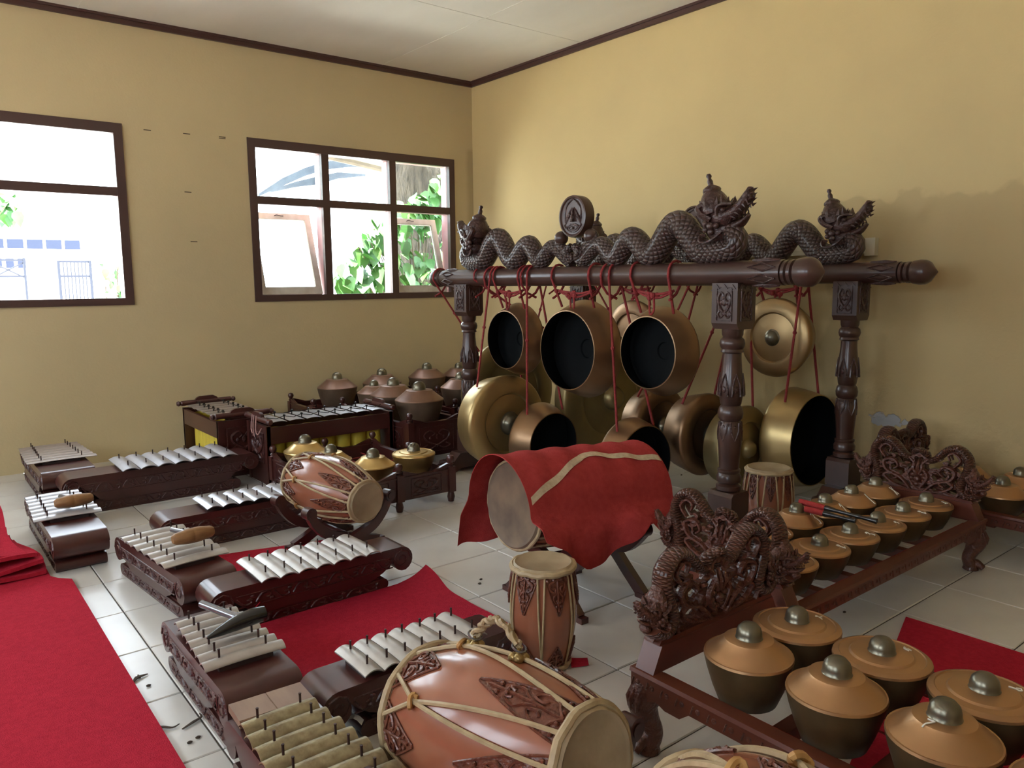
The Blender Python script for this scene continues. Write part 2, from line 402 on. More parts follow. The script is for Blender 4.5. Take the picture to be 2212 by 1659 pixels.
# ---- windows
def window(n, x0, x1, mulls, sashes):
    wdw = bpy.data.objects.new('window_%d' % n, None); COL.objects.link(wdw); wdw.location = ((x0+x1)/2, YB, WZ0); struct(wdw)
    ox, oy, oz = wdw.location
    def part(name, boxes, mt, par=wdw):
        b = MB()
        for q in boxes: b.box(q[0]-ox, q[1]-ox, q[2]-oy, q[3]-oy, q[4]-oz, q[5]-oz)
        return put(name, b, par, mat=mt)
    fw = .062; ya, yb_, yc = YB-.012, YB+.035, YB+.145
    part('frame', [(x0, x0+fw, ya, yb_, WZ0, WZ1), (x1-fw, x1, ya, yb_, WZ0, WZ1), (x0+fw, x1-fw, ya, yb_, WZ1-fw-.01, WZ1), (x0+fw, x1-fw, ya, yb_, WZ0, WZ0+fw-.01)], m_frame)
    part('frame_reveal', [(x0, x0+fw-.006, yb_, yc, WZ0, WZ1), (x1-fw+.006, x1, yb_, yc, WZ0, WZ1), (x0+fw-.006, x1-fw+.006, yb_, yc, WZ1-fw-.004, WZ1), (x0+fw-.006, x1-fw+.006, yb_, yc, WZ0, WZ0+fw-.016)], m_reveal)
    zt0, zt1 = 1.968, 2.032
    part('transom', [(x0+fw, x1-fw, ya+.004, yb_, zt0, zt1)], m_frame)
    part('transom_reveal', [(x0+fw, x1-fw, yb_, yc, zt0+.005, zt1-.005)], m_reveal)
    for mx in mulls:
        for za, zb in ((WZ0+fw-.01, zt0), (zt1, WZ1-fw-.01)):
            part('mullion', [(mx-.033, mx+.033, ya+.004, yb_, za, zb)], m_frame)
            part('mullion_reveal', [(mx-.028, mx+.028, yb_, yc, za, zb)], m_reveal)
    xs = [x0+fw] + [v for mx in mulls for v in (mx-.033, mx+.033)] + [x1-fw]
    cells = [(xs[2*i], xs[2*i+1]) for i in range(len(xs)//2)]
    for i, (a, c) in enumerate(cells):
        part('pane', [(a, c, YB+.06, YB+.064, zt1, WZ1-fw-.01)], m_glass)
        # sash hinged at the bottom, its top tilted out
        lean = sashes[i]
        if lean is None: continue
        zb = WZ0+fw-.005; hh = zt0-zb-.01
        M_ = TR((a+c)/2-ox, YB+.05-oy, zb-oz) @ RX(-lean)
        w = (c-a)/2-.008
        b = MB(); t = .055
        b.box(-w, -w+t, 0, .03, 0, hh); b.box(w-t, w, 0, .03, 0, hh); b.box(-w+t, w-t, 0, .03, hh-t, hh); b.box(-w+t, w-t, 0, .03, 0, t+.01)
        sh = put('sash', b, wdw, M_, mat=m_sash)
        b = MB(); b.box(-w+t, w-t, .012, .016, t, hh-t); put('sash_pane', b, sh, mat=m_glass)
        b = MB(); b.tube(spline([(-.05, -.004, hh-.028), (-.03, -.014, hh-.022), (.0, -.016, hh-.03), (.03, -.006, hh-.026)], 4), .004, 6); put('hook', b, sh, mat=m_pin)
    b = MB(); b.cyl((x1-.95-ox, ya-.006-oy, .02), (x1-1.5-ox, ya-.006-oy, .02), .008, 8); b.box(x1-1.0-ox, x1-.93-ox, -.03, -.012, .0, .045)
    if n == 1: put('bolt', b, wdw, mat=m_steel)
    b = MB(); b.box(x0+1.0-ox, x0+1.02-ox, ya-.003-oy, ya-oy, .016, .04)
    if n == 2: put('latch_plate', b, wdw, mat=m_steel)
    return wdw
window(1, *WIN_BACK[0], [.40], [.25, None])
window(2, *WIN_BACK[1], [3.026, 3.69], [.30, None, .27])
for k, (a, c) in enumerate(WIN_LEFT_ADDED):  # plain frames for the added left-wall windows, out of view
    wdw = bpy.data.objects.new('window_%d' % (3+k), None); COL.objects.link(wdw); wdw.location = (XL, (a+c)/2, WZ0); struct(wdw)
    hw = (c-a)/2; hz = WZ1-WZ0; b = MB()
    b.box(-.13, .012, -hw, -hw+.06, 0, hz); b.box(-.13, .012, hw-.06, hw, 0, hz); b.box(-.13, .012, -hw+.06, hw-.06, hz-.06, hz); b.box(-.13, .012, -hw+.06, hw-.06, 0, .06)
    b.box(-.13, .008, -.03, .03, .06, hz-.06)
    put('frame', b, wdw, mat=m_frame)

# ================================================================ outside the windows
b = MB(); b.box(-40, 40, YB+.15, 60, -.5, -.45); b.box(-40, XL-.15, -30, YB+.15, -.5, -.45); gr = put('ground', b, mat=m_ground); struct(gr)
# neighbouring house far behind the left window
HY = 22.0
hr = thing('house', 'pale single-storey house with blue panes far behind the left window', 'house', TR(0, HY, -.45))
b = MB(); b.box(-9, 3.9, 0, 5, 0, 3.6); put('wall', b, hr, mat=m_plaster)
b = MB(); b.prism([(-9.5, 3.6), (4.4, 3.6), (3.6, 5.1), (-8.5, 5.1)], -.6, 5.4, XZ); put('roof', b, hr, mat=m_plaster)
for k in range(6):
    xx = 1.62 + k*.40
    b = MB(); b.box(xx-.19, xx+.19, -.03, .02, 2.62, 2.92); wq = put('window', b, hr, mat=m_plaster)
    b = MB(); b.box(xx-.165, xx+.165, -.06, -.03, 2.66, 2.88); put('pane', b, wq, mat=m_blueglass)
for k in range(4):
    xx = 1.8 + k*.24
    b = MB(); b.box(xx-.08, xx+.08, -.04, .02, 2.2, 2.42); put('window', b, hr, mat=m_blueglass)
gt = thing('gate', 'dark barred gate in front of the pale house outside left window', 'gate', TR(2.84, 19, -.45))
for px_ in (0, .60):
    b = MB(); b.box(px_-.025, px_+.025, -.03, .03, 0, 2.3); put('post', b, gt, mat=m_gate)
for pz_ in (2.26, 1.95, 1.2):
    b = MB(); b.box(.025, .575, -.015, .015, pz_, pz_+.04); put('rail', b, gt, mat=m_gate)
for k in range(7):
    b = MB(); b.box(.08+k*.07, .10+k*.07, -.01, .01, .2, 2.26); put('bar', b, gt, mat=m_gate)
gt = thing('gate', 'crossed dark gate panel at the far left behind left window', 'gate', TR(1.62, 19, -.45))
for px_ in (0, .58):
    b = MB(); b.box(px_, px_+.04, -.03, .03, 0, 2.35); put('post', b, gt, mat=m_gate)
for pz_ in (2.28, 1.95):
    b = MB(); b.box(.04, .58, -.015, .015, pz_, pz_+.04); put('rail', b, gt, mat=m_gate)
for q_ in (0, 1):
    b = MB(); b.tube([(.04, 0, 1.95+.3*q_), (.58, 0, 2.25-.3*q_)], .014, 6); put('brace', b, gt, mat=m_gate)

leaf_me = []
for mt in (m_leaf, m_leaf2):
    b = MB(); b.add([(0,0,0), (-.035,.018,.008), (-.045,.05,.004), (-.028,.09,-.004), (0,.135,-.022), (.028,.09,-.004), (.045,.05,.004), (.035,.018,.008), (0,.045,-.004), (0,.09,-.01)],
          [(0,8,2,1), (2,8,9,3), (3,9,4), (0,7,6,8), (8,6,5,9), (9,5,4)])
    leaf_me.append(b.mesh('leaf', mt, 60, recalc=False))
def leafy(name, label, cat, base, spots, scale, stemmat=m_polewood, group=None, dull=False):
    o = thing(name, label, cat, TR(base), group)
    b = MB(); vb = Vector(base)
    for p in spots[::7]:
        q = Vector(p)-vb; b.tube(spline([(0, 0, 0), (q.x*.4, q.y*.4, q.z*.6), tuple(q)], 4), .006, 5)
    put('stem', b, o, mat=stemmat)
    for i, p in enumerate(spots):
        s_ = scale*random.uniform(.7, 1.35)
        M_ = TR(Vector(p)-vb) @ RZ(random.uniform(2.2, 4.1)) @ RX(random.uniform(-1.3, -.2)) @ RY(random.uniform(-.6, .6)) @ SC(s_, s_, s_)
        put('leaf', leaf_me[(i*7 + i//3) % 2], o, M_)
    return o
# bank with the vine close outside the right-hand window
b = MB(); n = 10
v = []; f = []
for i in range(n+1):
    for k in range(13):
        a = pi*(.35 + 1.2*k/12)
        r = .62 + .06*sin(i*2.1+k) + random.uniform(-.03, .03)
        v.append((5.35 + r*1.1*cos(a), 8.0 - r*.8*sin(a)*1.0, -.45 + 4.2*i/n))
for i in range(n):
    for k in range(12): f.append((i*13+k, i*13+k+1, (i+1)*13+k+1, (i+1)*13+k))
b.add(v, f); b.add([(p[0], p[1]+.5, p[2]) for p in v[:13]], [])
tk = put('old_tree', b, mat=m_bark); tag(tk, 'thick rough-barked trunk close outside the three-pane window', 'trunk')
sp = []
for k in range(299):
    t = random.random()**.85
    px = lerp(722, 955, t)
    top = lerp(590, 420, min(1, t*2.0)) if t < .6 else lerp(430, 372, (t-.6)/.4)
    py = lerp(top, 632, random.random())
    if t > .72 and random.random() < .35: py = lerp(top, 480, random.random())
    sp.append(tuple(at_y(px, py, random.uniform(7.15, 7.5))))
leafy('climbing_vine', 'green heart-leaved vine climbing beside the trunk outside three-pane window', 'vine', (4.6, 7.4, -.45), sp, 1.25)
sp = [tuple(at_y(random.uniform(215, 268), random.uniform(560, 640), random.uniform(8.6, 9.0))) for k in range(26)]
leafy('shrub', 'small shrub at lower right corner of the left window', 'shrub', (1.75, 8.8, -.45), sp, .7)
sp = [tuple(at_y(random.uniform(-60, 45), random.uniform(412, 470), random.uniform(11.5, 12.5))) for k in range(40)]
leafy('tree', 'pale branch of leaves at upper left of the left window', 'tree', (.2, 12, -.45), sp, 1.6)
# lean-to roof of blue sheet and its pole
def P(px, py, Y): return at_y(px, py, Y)
lr = thing('lean_to_roof', 'sagging blue sheet roof seen through upper panes of three-pane window', 'roof', TR(4.6, 10.2, -.45))
o0 = Vector((4.6, 10.2, -.45))
def strip(pts, th):
    b = MB(); n = len(pts); v = []
    for (xa, ya_, yb2, Y) in pts:
        a = P(xa, ya_, Y)-o0; c = P(xa, yb2, Y+.05)-o0
        v += [tuple(a), tuple(c), (a.x, a.y+th, a.z), (c.x, c.y+th, c.z)]
    f = []
    for i in range(n-1):
        j = 4*i; f += [(j, j+1, j+5, j+4), (j+2, j+6, j+7, j+3), (j, j+4, j+6, j+2), (j+1, j+3, j+7, j+5)]
    f += [(0, 2, 3, 1), (4*n-4, 4*n-3, 4*n-1, 4*n-2)]
    return b.add(v, f)
put('sheet', strip([(560, 418, 424, 9.8), (610, 385, 402, 9.8), (660, 362, 380, 9.8), (705, 348, 366, 9.8), (760, 346, 360, 9.8), (820, 360, 366, 9.8)], .04), lr, mat=m_roofblue)
put('sheet', strip([(585, 410, 416, 10), (640, 392, 404, 10), (690, 380, 398, 10), (730, 372, 386, 10), (790, 376, 380, 10)], .04), lr, mat=m_roofblue)
b = MB(); b.cyl(P(690, 330, 9.5)-o0, P(840, 366, 9.5)-o0, .06, 10); put('pole', b, lr, mat=m_polewood)
for (xx, yy) in ((698, 380), (846, 372)):
    b = MB(); p = P(xx, yy, 10.0)-o0; b.box(p.x-.04, p.x+.04, p.y-.04, p.y+.04, 0, p.z); put('post', b, lr, mat=m_polewood)

# ---- cable trunking on the right-hand wall
ta = at_x(1890, 530, 4.58); tb = at_x(1560, 530, 4.58)
tr = thing('cable_trunking', 'cream cable trunking fixed to the right-hand wall behind dragons', 'trunking', TR(XR, ta.y, ta.z))
b = MB(); b.box(-.035, 0, 0, 1.75, -.045, .025); put('channel', b, tr, mat=m_white)
b = MB(); b.box(-.04, 0, 0, .9, -.015, -.008); b.box(-.045, -.001, -.012, .05, -.06, .045); put('lid', b, tr, mat=m_white)

# ---- short scuffs on the window wall
wb_ = bpy.data.objects['wall_back']
for (px, py) in ((318, 281), (403, 289), (480, 296), (480, 299), (406, 415), (419, 522)):
    q = at_y(px, py, YB); b = MB(); b.box(q.x-.026, q.x+.026, q.y-.0015, q.y, q.z-.003, q.z+.003); put('scuff', b, wb_, mat=m_debris)

# ================================================================ gong racks
ZB, RB = 1.345, .058           # beam axis height and radius
def naga_head(u=1.0):
    """dragon head, looking towards +x, neck at the origin, z up; about .34 tall"""
    b = MB()
    # skull and cheeks
    b.ball((.0, 0, .10), .062, 14, 10, (1.05, .85, 1.0))
    b.ball((-.02, 0, .03), .06, 12, 8, (1, .8, .9))
    # upper jaw sweeping up
    up = spline([(-.01, 0, .10), (.05, 0, .105), (.10, 0, .14), (.135, 0, .185), (.142, 0, .215)], 5)
    b.tube(up, taper(len(up), [.052, .046, .034, .026, .010]), 10, flat=.75)
    # lower jaw
    lo = spline([(-.02, 0, .045), (.04, 0, .04), (.09, 0, .055), (.13, 0, .085)], 5)
    b.tube(lo, taper(len(lo), [.045, .036, .026, .008]), 10, flat=.6)
    # throat roll and beard curl
    b.ball((.06, 0, .005), .034, 10, 8, (1, .9, .9))
    for s in (-1, 1):
        # teeth, upper and lower
        for k in range(6):
            t = k/5; p = Vector((lerp(.062, .146, t), s*lerp(.03, .012, t), lerp(.088, .175, t)))
            b.lathe([(.009, 0), (0, .026)], 5, TR(p) @ RY(radians(120 + 10*k)))
        for k in range(4):
            t = k/3; b.lathe([(.007, 0), (0, .02)], 5, TR(lerp(.05, .115, t), s*lerp(.026, .012, t), lerp(.062, .09, t)))
        # spikes on the snout ridge
        for k in range(4):
            t = k/3; b.lathe([(.008, 0), (0, .024)], 5, TR(lerp(.148, .138, t), s*.012, lerp(.20, .13, t)) @ RY(radians(75)))
        # eye and brow
        b.ball((.036, s*.045, .125), .013, 8, 6)
        br = spline([(.005, s*.05, .10), (.012, s*.054, .14), (.04, s*.05, .152), (.075, s*.036, .145)], 4)
        b.tube(br, .008, 6)
        # ear scroll and cheek curls
        ea = spline([(-.03, s*.045, .09), (-.065, s*.055, .12), (-.085, s*.055, .155), (-.06, s*.05, .17), (-.05, s*.05, .145)], 4)
        b.tube(ea, taper(len(ea), [.016, .017, .014, .008]), 7)
        for (cx, cz, rr) in ((-.03, .06, .02), (-.055, .075, .016), (-.03, .03, .017), (-.058, .045, .015), (.0, .055, .015)):
            b.ball((cx, s*.052, cz), rr, 8, 6, (1, .7, 1))
        wh = spline([(.02, s*.045, .02), (-.03, s*.062, -.015), (-.075, s*.06, -.01), (-.08, s*.055, .02), (-.06, s*.05, .02)], 4)
        b.tube(wh, taper(len(wh), [.008, .014, .014, .006]), 6, flat=.6)
        b.lathe([(.02, 0), (.016, .012), (0, .05)], 5, TR(.03, s*.03, .155) @ RX(-s*.25))
    # crown
    b.lathe([(.06, .12), (.067, .142), (.061, .16), (.063, .175), (.056, .20), (.046, .222), (.036, .238), (.039, .246), (.036, .256), (.022, .268), (.011, .275), (.012, .295), (.007, .31), (.012, .32), (.008, .332), (0, .335)], 12, TR(-.02, 0, 0) @ RY(-.14))
    for k in range(8):
        a = 2*pi*k/8; b.lathe([(.014, 0), (0, .04)], 4, TR(-.035, 0, .16) @ RZ(a) @ TR(.056, 0, 0) @ RY(.3))
    return b
HEAD_RACK = naga_head().mesh('head', m_rackc, 50)
HEAD_RED = naga_head().mesh('head', m_red_carve, 50)

def rack_body():
    ext = [(.03, .036), (.20, .128), (.315, .05), (.43, .152), (.575, .056), (.745, .208), (.925, .06)]
    pts = []
    for (a, za), (c, zc) in zip(ext, ext[1:]):
        for k in range(6): t = k/6; pts.append((lerp(a, c, t), lerp(za, zc, .5-.5*cos(pi*t))))
    pts += [(.93, .06), (1.02, .062), (1.085, .075), (1.095, .12), (1.06, .16)]
    path = spline([(0, s_, z) for s_, z in pts], 2)
    r = taper(len(path), [.036, .042, .049, .054, .058, .062, .064, .066, .068, .064, .052])
    b = MB(); b.tube(path, r, 16, ref=(1, 0, 0), uvs=(34, 11)); return b.mesh('scaled_body', m_scale, 60)
RACK_BODY = rack_body()

def post_mesh():
    pr = [(.05, .288), (.06, .295), (.06, .315), (.045, .325), (.058, .335), (.06, .36), (.05, .378), (.055, .385), (.055, .395), (.047, .40), (.05, .45), (.058, .55), (.058, .60), (.05, .628), (.046, .635), (.058, .65), (.061, .675), (.055, .70), (.046, .712), (.05, .72), (.058, .775), (.059, .815), (.052, .85), (.045, .93), (.044, .965), (.054, .972), (.05, .985), (.056, .995), (.06, 1.012), (.055, 1.032), (.044, 1.042), (.05, 1.055), (.052, 1.085)]
    b = MB(); b.lathe(pr, 20); return b.mesh('turned_post', m_rack, 40)
POST = post_mesh()
def cap_mesh():
    b = MB(); w = .072
    b.prism([(-w, 1.30), (-w, 1.11), (-w+.018, 1.082), (w-.018, 1.082), (w, 1.11), (w, 1.30)], -w, w, XZ)
    for k in (-1, 0, 1):
        tri = [(k*.044-.018, 1.272), (k*.044+.018, 1.272), (k*.044, 1.294)]
        b.prism(tri, -w-.004, -w+.002, XZ); b.prism(tri, -w-.004, -w+.002, YZ)
    b.box(-w-.003, w+.003, -w-.003, w+.003, 1.262, 1.268)
    return b.mesh('cap_block', m_rack, 20)
CAP = cap_mesh()
def scroll_relief(w, h, mt, name='carved_panel', r=.006):
    """small carved panel in the xz plane, facing -y, centre at origin"""
    b = MB()
    b.tube([(-w, 0, -h), (w, 0, -h), (w, 0, h), (-w, 0, h)], r*.8, 5, closed=True, ref=(0, 1, 0))
    for s in (-1, 1):
        c = spline([(0, 0, -h*.55), (s*w*.6, 0, -h*.1), (s*w*.75, 0, h*.4), (s*w*.4, 0, h*.7), (s*w*.12, 0, h*.45), (s*w*.3, 0, h*.25)], 4)
        b.tube(c, taper(len(c), [r*1.3, r*1.3, r*.7]), 5)
        c = spline([(0, 0, -h*.5), (s*w*.45, 0, -h*.8), (s*w*.8, 0, -h*.6), (s*w*.55, 0, -h*.4)], 4); b.tube(c, r, 5)
        b.ball((s*w*.4, 0, h*.1), r*1.7, 6, 5, (1, .6, 1.3))
    b.ball((0, 0, h*.15), r*2, 7, 5, (1, .6, 1.8)); b.ball((0, 0, -h*.55), r*2, 7, 5, (1.3, .6, 1))
    return b.mesh(name, mt, 60)
CAPREL = scroll_relief(.042, .078, m_rackc)
def leaf_band(z0, z1, r0, r1, up=True):
    b = MB()
    for k in range(6):
        a = 2*pi*k/6; M_ = RZ(a)
        zz0, zz1 = (z0, z1) if up else (z1, z0)
        for s in (-1, 1):
            c = [(r0+.002, s*.022, zz0), (lerp(r0, r1, .5)+.003, s*.018, lerp(zz0, zz1, .5)), (r1+.001, 0, zz1)]
            b.tube(c, [.006, .005, .002], 5, M_)
        b.ball((lerp(r0, r1, .3)+.001, 0, lerp(zz0, zz1, .3)), .011, 6, 5, (.6, 1, 1.6), M_)
    return b.mesh('leaf_carving', m_rackc, 60)
LEAFB1 = leaf_band(.76, .87, .058, .052); LEAFB2 = leaf_band(.63, .54, .047, .057)
BASE = MB().prism([(-.07, .13), (-.07, .27), (-.055, .288), (.055, .288), (.07, .27), (.07, .13)], -.07, .07, XZ)
BASE = BASE.mesh('base_block', m_rack, 20)
FOOT = MB().prism([(-.25, 0), (-.25, .05), (-.23, .08), (-.18, .08), (-.13, .13), (.13, .13), (.18, .08), (.23, .08), (.25, .05), (.25, 0), (.17, 0), (.12, .025), (-.12, .025), (-.17, 0)], -.055, .055, XZ).mesh('foot', m_rack, 30)
def beam_mesh():
    b = MB(); Lh = 1.36; fin = [(RB*.72, Lh), (RB*.95, Lh+.005), (RB*.95, Lh+.02), (RB*.75, Lh+.026), (RB*.98, Lh+.034), (RB*.98, Lh+.05), (RB*.8, Lh+.056), (RB*1.06, Lh+.068), (RB*1.14, Lh+.10), (RB*1.1, Lh+.13), (RB*.9, Lh+.15), (RB*.4, Lh+.172), (0, Lh+.19)]
    pr = [(r, -z) for r, z in fin[::-1]] + [(RB, -Lh+.002)] + [(RB, Lh-.002)] + fin
    b.lathe(pr, 24, RX(-pi/2)); return b.mesh('beam', m_rack, 35)
BEAM = beam_mesh()
def end_carving(sgn):
    b = MB()
    for k in range(7):
        a = 2*pi*k/7
        c = [(RB+.001, 0, 1.34), (RB+.003, .02, 1.28), (RB+.001, .0, 1.20), (RB+.003, -.02, 1.27), (RB+.001, 0, 1.33)]
        b.tube(c, .005, 5, RX(-sgn*pi/2) @ RZ(a))
    return b.mesh('beam_carving', m_rackc, 60)
ENDC = {s: end_carving(s) for s in (-1, 1)}
def medallion():
    b = MB(); RXm = RY(-pi/2)
    # disc axis along x; face towards -x
    b.lathe([(.10, .035), (.118, .035), (.12, .025), (.12, -.025), (.118, -.035), (.108, -.037), (.102, -.028), (0, -.026)], 36, SC(1, .95, 1.0) @ RY(pi/2))
    return b.mesh('medallion', m_rack, 30)
def medallion_face():
    b = MB(); x = -.027
    b.tube([(x, 0, .045), (x-.01, 0, .0), (x-.012, 0, -.03)], [.006, .008, .012], 7)
    for s in (-1, 1):
        for k in range(4):
            c = spline([(x, s*(.008+.006*k), .05-.012*k), (x-.004, s*(.03+.007*k), .02-.008*k), (x, s*(.04+.008*k), -.012-.012*k)], 4); b.tube(c, .0045, 5)
        b.tube(spline([(x, s*.015, .005), (x-.006, s*.032, .013), (x, s*.05, .0), (x-.003, s*.032, -.006), (x, s*.015, .005)], 3), .003, 5)
        b.ball((x, s*.032, .003), .007, 7, 5)
        c = spline([(x, s*.02, -.045), (x-.004, s*.055, -.062), (x, s*.07, -.045)], 4); b.tube(c, .006, 5)
        b.tube(spline([(x, 0, .098), (x-.004, s*.035, .08), (x, s*.06, .05), (x, s*.068, .0), (x, s*.06, -.04)], 4), .006, 5)
    ring = lambda rx, rz, cz, r: b.tube([(x-.002, rx*cos(2*pi*k/16), cz+rz*sin(2*pi*k/16)) for k in range(16)], r, 5, closed=True)
    ring(.05, .022, -.065, .005); ring(.034, .012, -.065, .004); b.ball((x-.003, 0, -.065), .008, 7, 5)
    return b.mesh('mask_relief', m_rackc, 60)
def coil(s):
    b = MB()
    p = spline([(0, s*.02, .03), (0, s*.06, .085), (-.01, s*.12, .12), (0, s*.15, .16), (0, s*.135, .2)], 6)
    b.tube(p, taper(len(p), [.03, .034, .03, .028, .02]), 12, uvs=(40, 6))
    q = spline([(-.01, -s*.02, .05), (-.03, -s*.05, .09), (-.03, -s*.01, .125)], 5); b.tube(q, taper(len(q), [.028, .03, .02]), 10, uvs=(40, 6))
    return b.mesh('coiled_tail', m_scale, 60)
MED, MEDF, COILS = medallion(), medallion_face(), {s: coil(s) for s in (-1, 1)}
BALL = MB().ball((0, 0, 0), .042, 14, 10).mesh('ball', m_rack, 60)

def gong_rack(x, label):
    YC = 3.33
    rk = thing('gong_rack', label, 'gong rack', TR(x, YC, 0), 'carved gong racks')
    bm_ = put('beam', BEAM, rk, TR(0, 0, ZB))
    for s in (-1, 1): put('beam_carving', ENDC[s], bm_)
    for s in (-1, 1):
        ps = put('post', POST, rk, TR(0, s*1.09, 0))
        put('leaf_carving', LEAFB1, ps); put('leaf_carving', LEAFB2, ps)
        cp = put('cap_block', CAP, rk, TR(0, s*1.09, 0))
        put('carved_panel', CAPREL, cp, TR(-.073, 0, 1.20) @ RZ(-pi/2)); put('carved_panel', CAPREL, cp, TR(0, -.073, 1.20)); 
        put('base_block', BASE, rk, TR(0, s*1.09, 0)); put('foot', FOOT, rk, TR(0, s*1.09, 0))
        dg = put('dragon', RACK_BODY, rk, TR(0, 0, ZB+RB-.012) @ SC(1, s, 1))
        put('dragon_head', HEAD_RACK, dg, TR(0, 1.035, .125) @ RZ(pi/2) @ RY(-.12) @ SC(1.08, 1.3, .96))
    md = put('medallion', MED, rk, TR(0, 0, ZB+RB+.282)); put('mask_relief', MEDF, md)
    for s in (-1, 1):
        cl = put('coiled_tail', COILS[s], rk, TR(0, 0, ZB+RB-.01))
        put('ball', BALL, cl, TR(-.005, s*.125, .175))
    return rk
RACK_F, RACK_B = 3.14, 4.24
gong_rack(RACK_F, 'dark brown turned gong rack with carved dragons standing nearest the drums')
gong_rack(RACK_B, 'dark brown turned gong rack with carved dragons standing against right-hand wall')

# ================================================================ hanging gongs
def gong_meshes(R, depth, taper_, boss, mt, mti=m_black):
    """axis z: face at z=0 (boss up), open side at z=-depth; outer radius R at the face edge"""
    b = MB(); ro = R*taper_
    b.lathe([(0, .004), (R*.30, .004), (R*.40, .0), (R*.60, -.006), (R*.635, .006), (R*.70, .008), (R*.80, .004), (R*.95, -.004), (R*.99, -.016), (R, -.03), (lerp(R, ro, .5)*1.01, -depth*.55), (ro, -depth), (ro-.006, -depth-.001)], 44, cap=False)
    me = b.mesh('gong_body', mt, 40)
    b = MB(); b.lathe([(ro-.006, -depth), (lerp(R, ro, .5)-.008, -depth*.5), (R-.012, -.032), (R*.9, -.02), (R*.3, -.012), (R*.2, -.012), (R*.18, -.003), (0, -.002)], 44, cap=False)
    mi = b.mesh('gong_inside', mti, 40)
    rb = R*boss
    b = MB(); b.lathe([(rb*1.25, .005), (rb*1.12, .008), (rb, .012), (rb*.97, rb*.35), (rb*.8, rb*.68), (rb*.5, rb*.88), (0, rb*.95)], 24); mb = b.mesh('boss', m_boss if mt is not m_gold_d else mt, 60)
    return me, mi, mb
def cord_loop(b, x, y, z0, hole, side, r=.0075, wrap=True):
    """cord from a hole up over a beam at (x, z0) running along y"""
    rr = RB+.0105
    pts = [hole]
    p0 = Vector((x+side*rr, y, z0-.01))
    h = Vector(hole); pts.append(tuple(h.lerp(p0, .5)))
    pts.append(tuple(p0))
    for k in range(1, 9):
        a = pi*k/8; pts.append((x+side*rr*cos(a), y+.012*k/8, z0+rr*sin(a)))
    pts.append((x-side*rr*.8, y+.02, z0-.05)); pts.append((x-side*rr*.2, y+.015, z0-.10)); pts.append((x+side*rr*.75, y+.004, z0-.13))
    b.tube(pts, r, 6)
    b.ball(tuple(h.lerp(p0, .55)), r*1.7, 7, 5)
def gong(label, cen, R, ax, mt, depth=None, tp=.82, boss=.17, cords=(), tie=None, mark=False, group=None):
    """ax: unit vector the boss points along"""
    d = depth or R*.42
    A = Vector(ax).normalized(); q = A.to_track_quat('Z', 'Y').to_matrix().to_4x4()
    cen = Vector(cen)
    o = thing('gong', label, 'gong', TR(cen), group)
    me, mi, mb = gong_meshes(R, d, tp, boss, mt)
    M_ = q @ TR(0, 0, d*.5)
    put('gong_body', me, o, M_); put('gong_inside', mi, o, M_); put('boss', mb, o, M_)
    for (x, y, hole, side) in cords:
        b = MB(); h = Vector(hole)-cen
        cord_loop(b, x-cen.x, y-cen.y, ZB-cen.z, tuple(h), side); put('cord', b, o, mat=m_cord)
    if tie:
        (x, ya, yb) = tie; b = MB(); z = ZB-RB-.055-cen.z; x -= cen.x; ya -= cen.y; yb -= cen.y
        for dz in (0, .018): b.tube(spline([(x, ya, z+.03), (x-.02, lerp(ya, yb, .3), z+dz-.005), (x-.025, lerp(ya, yb, .6), z+dz), (x, yb, z+.03)], 5), .007, 6)
        ym = lerp(ya, yb, .5)
        for k in range(5): b.ball((x-.025+random.uniform(-.01, .01), ym+random.uniform(-.03, .03), z+random.uniform(-.015, .02)), .016, 7, 5)
        b.tube(spline([(x-.03, ym-.02, z), (x-.04, ym-.03, z-.07), (x-.035, ym, z-.09), (x-.03, ym+.01, z-.02)], 5), .006, 6)
        put('tie_knot', b, o, mat=m_cord)
    if mark:
        b = MB(); s_ = .012
        b.tube([(-.01, -.012, 0), (.0, -.004, 0), (-.008, .006, 0), (.004, .014, 0)], .0018, 4); b.tube([(.02, -.014, 0), (.016, .016, 0)], .0018, 4)
        put('chalk_mark', b, o, M_ @ TR(-.06, -.09, -.034), mat=m_chalk)
    return o

def hole_on(cen, R, ax, ang, dep=0.0):
    """point on the rim, ang measured from straight up, turning towards 'right' seen from the boss side"""
    A = Vector(ax).normalized(); upv = Vector((0, 0, 1)); rt = upv.cross(A).normalized()
    return tuple(Vector(cen) + (upv*cos(ang) + rt*sin(ang))*R*.97 + A*dep)
# small gongs on the beams: plane parallel to the beam
def kempul(label, px, py, X, R, boss_dir, mt, tie=True, mark=False, group='upper row of gongs'):
    c = at_x(px, py, X); ax = (boss_dir, 0, 0)
    hs = [hole_on(c, R, ax, a, 0) for a in (-.5, .5)]
    cords = [(X, h[1] + (h[1]-c.y)*.15, h, -1) for h in hs]
    ys = [q[1] for q in cords]
    return gong(label, c, R, ax, mt, depth=R*.62, tp=.80, cords=cords, tie=(X-.02, ys[0], ys[1]) if tie else None, mark=mark, group=group)
kempul('smallest hanging gong, black inside with chalk marks, beside left-hand rack post', 1110, 733, RACK_F, .236, 1, m_kempul, mark=True)
kempul('largest hanging gong of the upper row with black inside facing the camera', 1248, 755, RACK_F, .292, 1, m_kempul)
kempul('copper hanging gong with black inside, nearest the right-hand turned post of front rack', 1418, 760, RACK_F, .24, 1, m_kempul)
kempul('golden gong face with round boss hanging between the two right-hand posts', 1684, 728, RACK_B, .243, -1, m_kempul2)
kempul('copper gong face half hidden behind the upper row of black-inside gongs', 1378, 722, RACK_B, .25, -1, m_kempul)
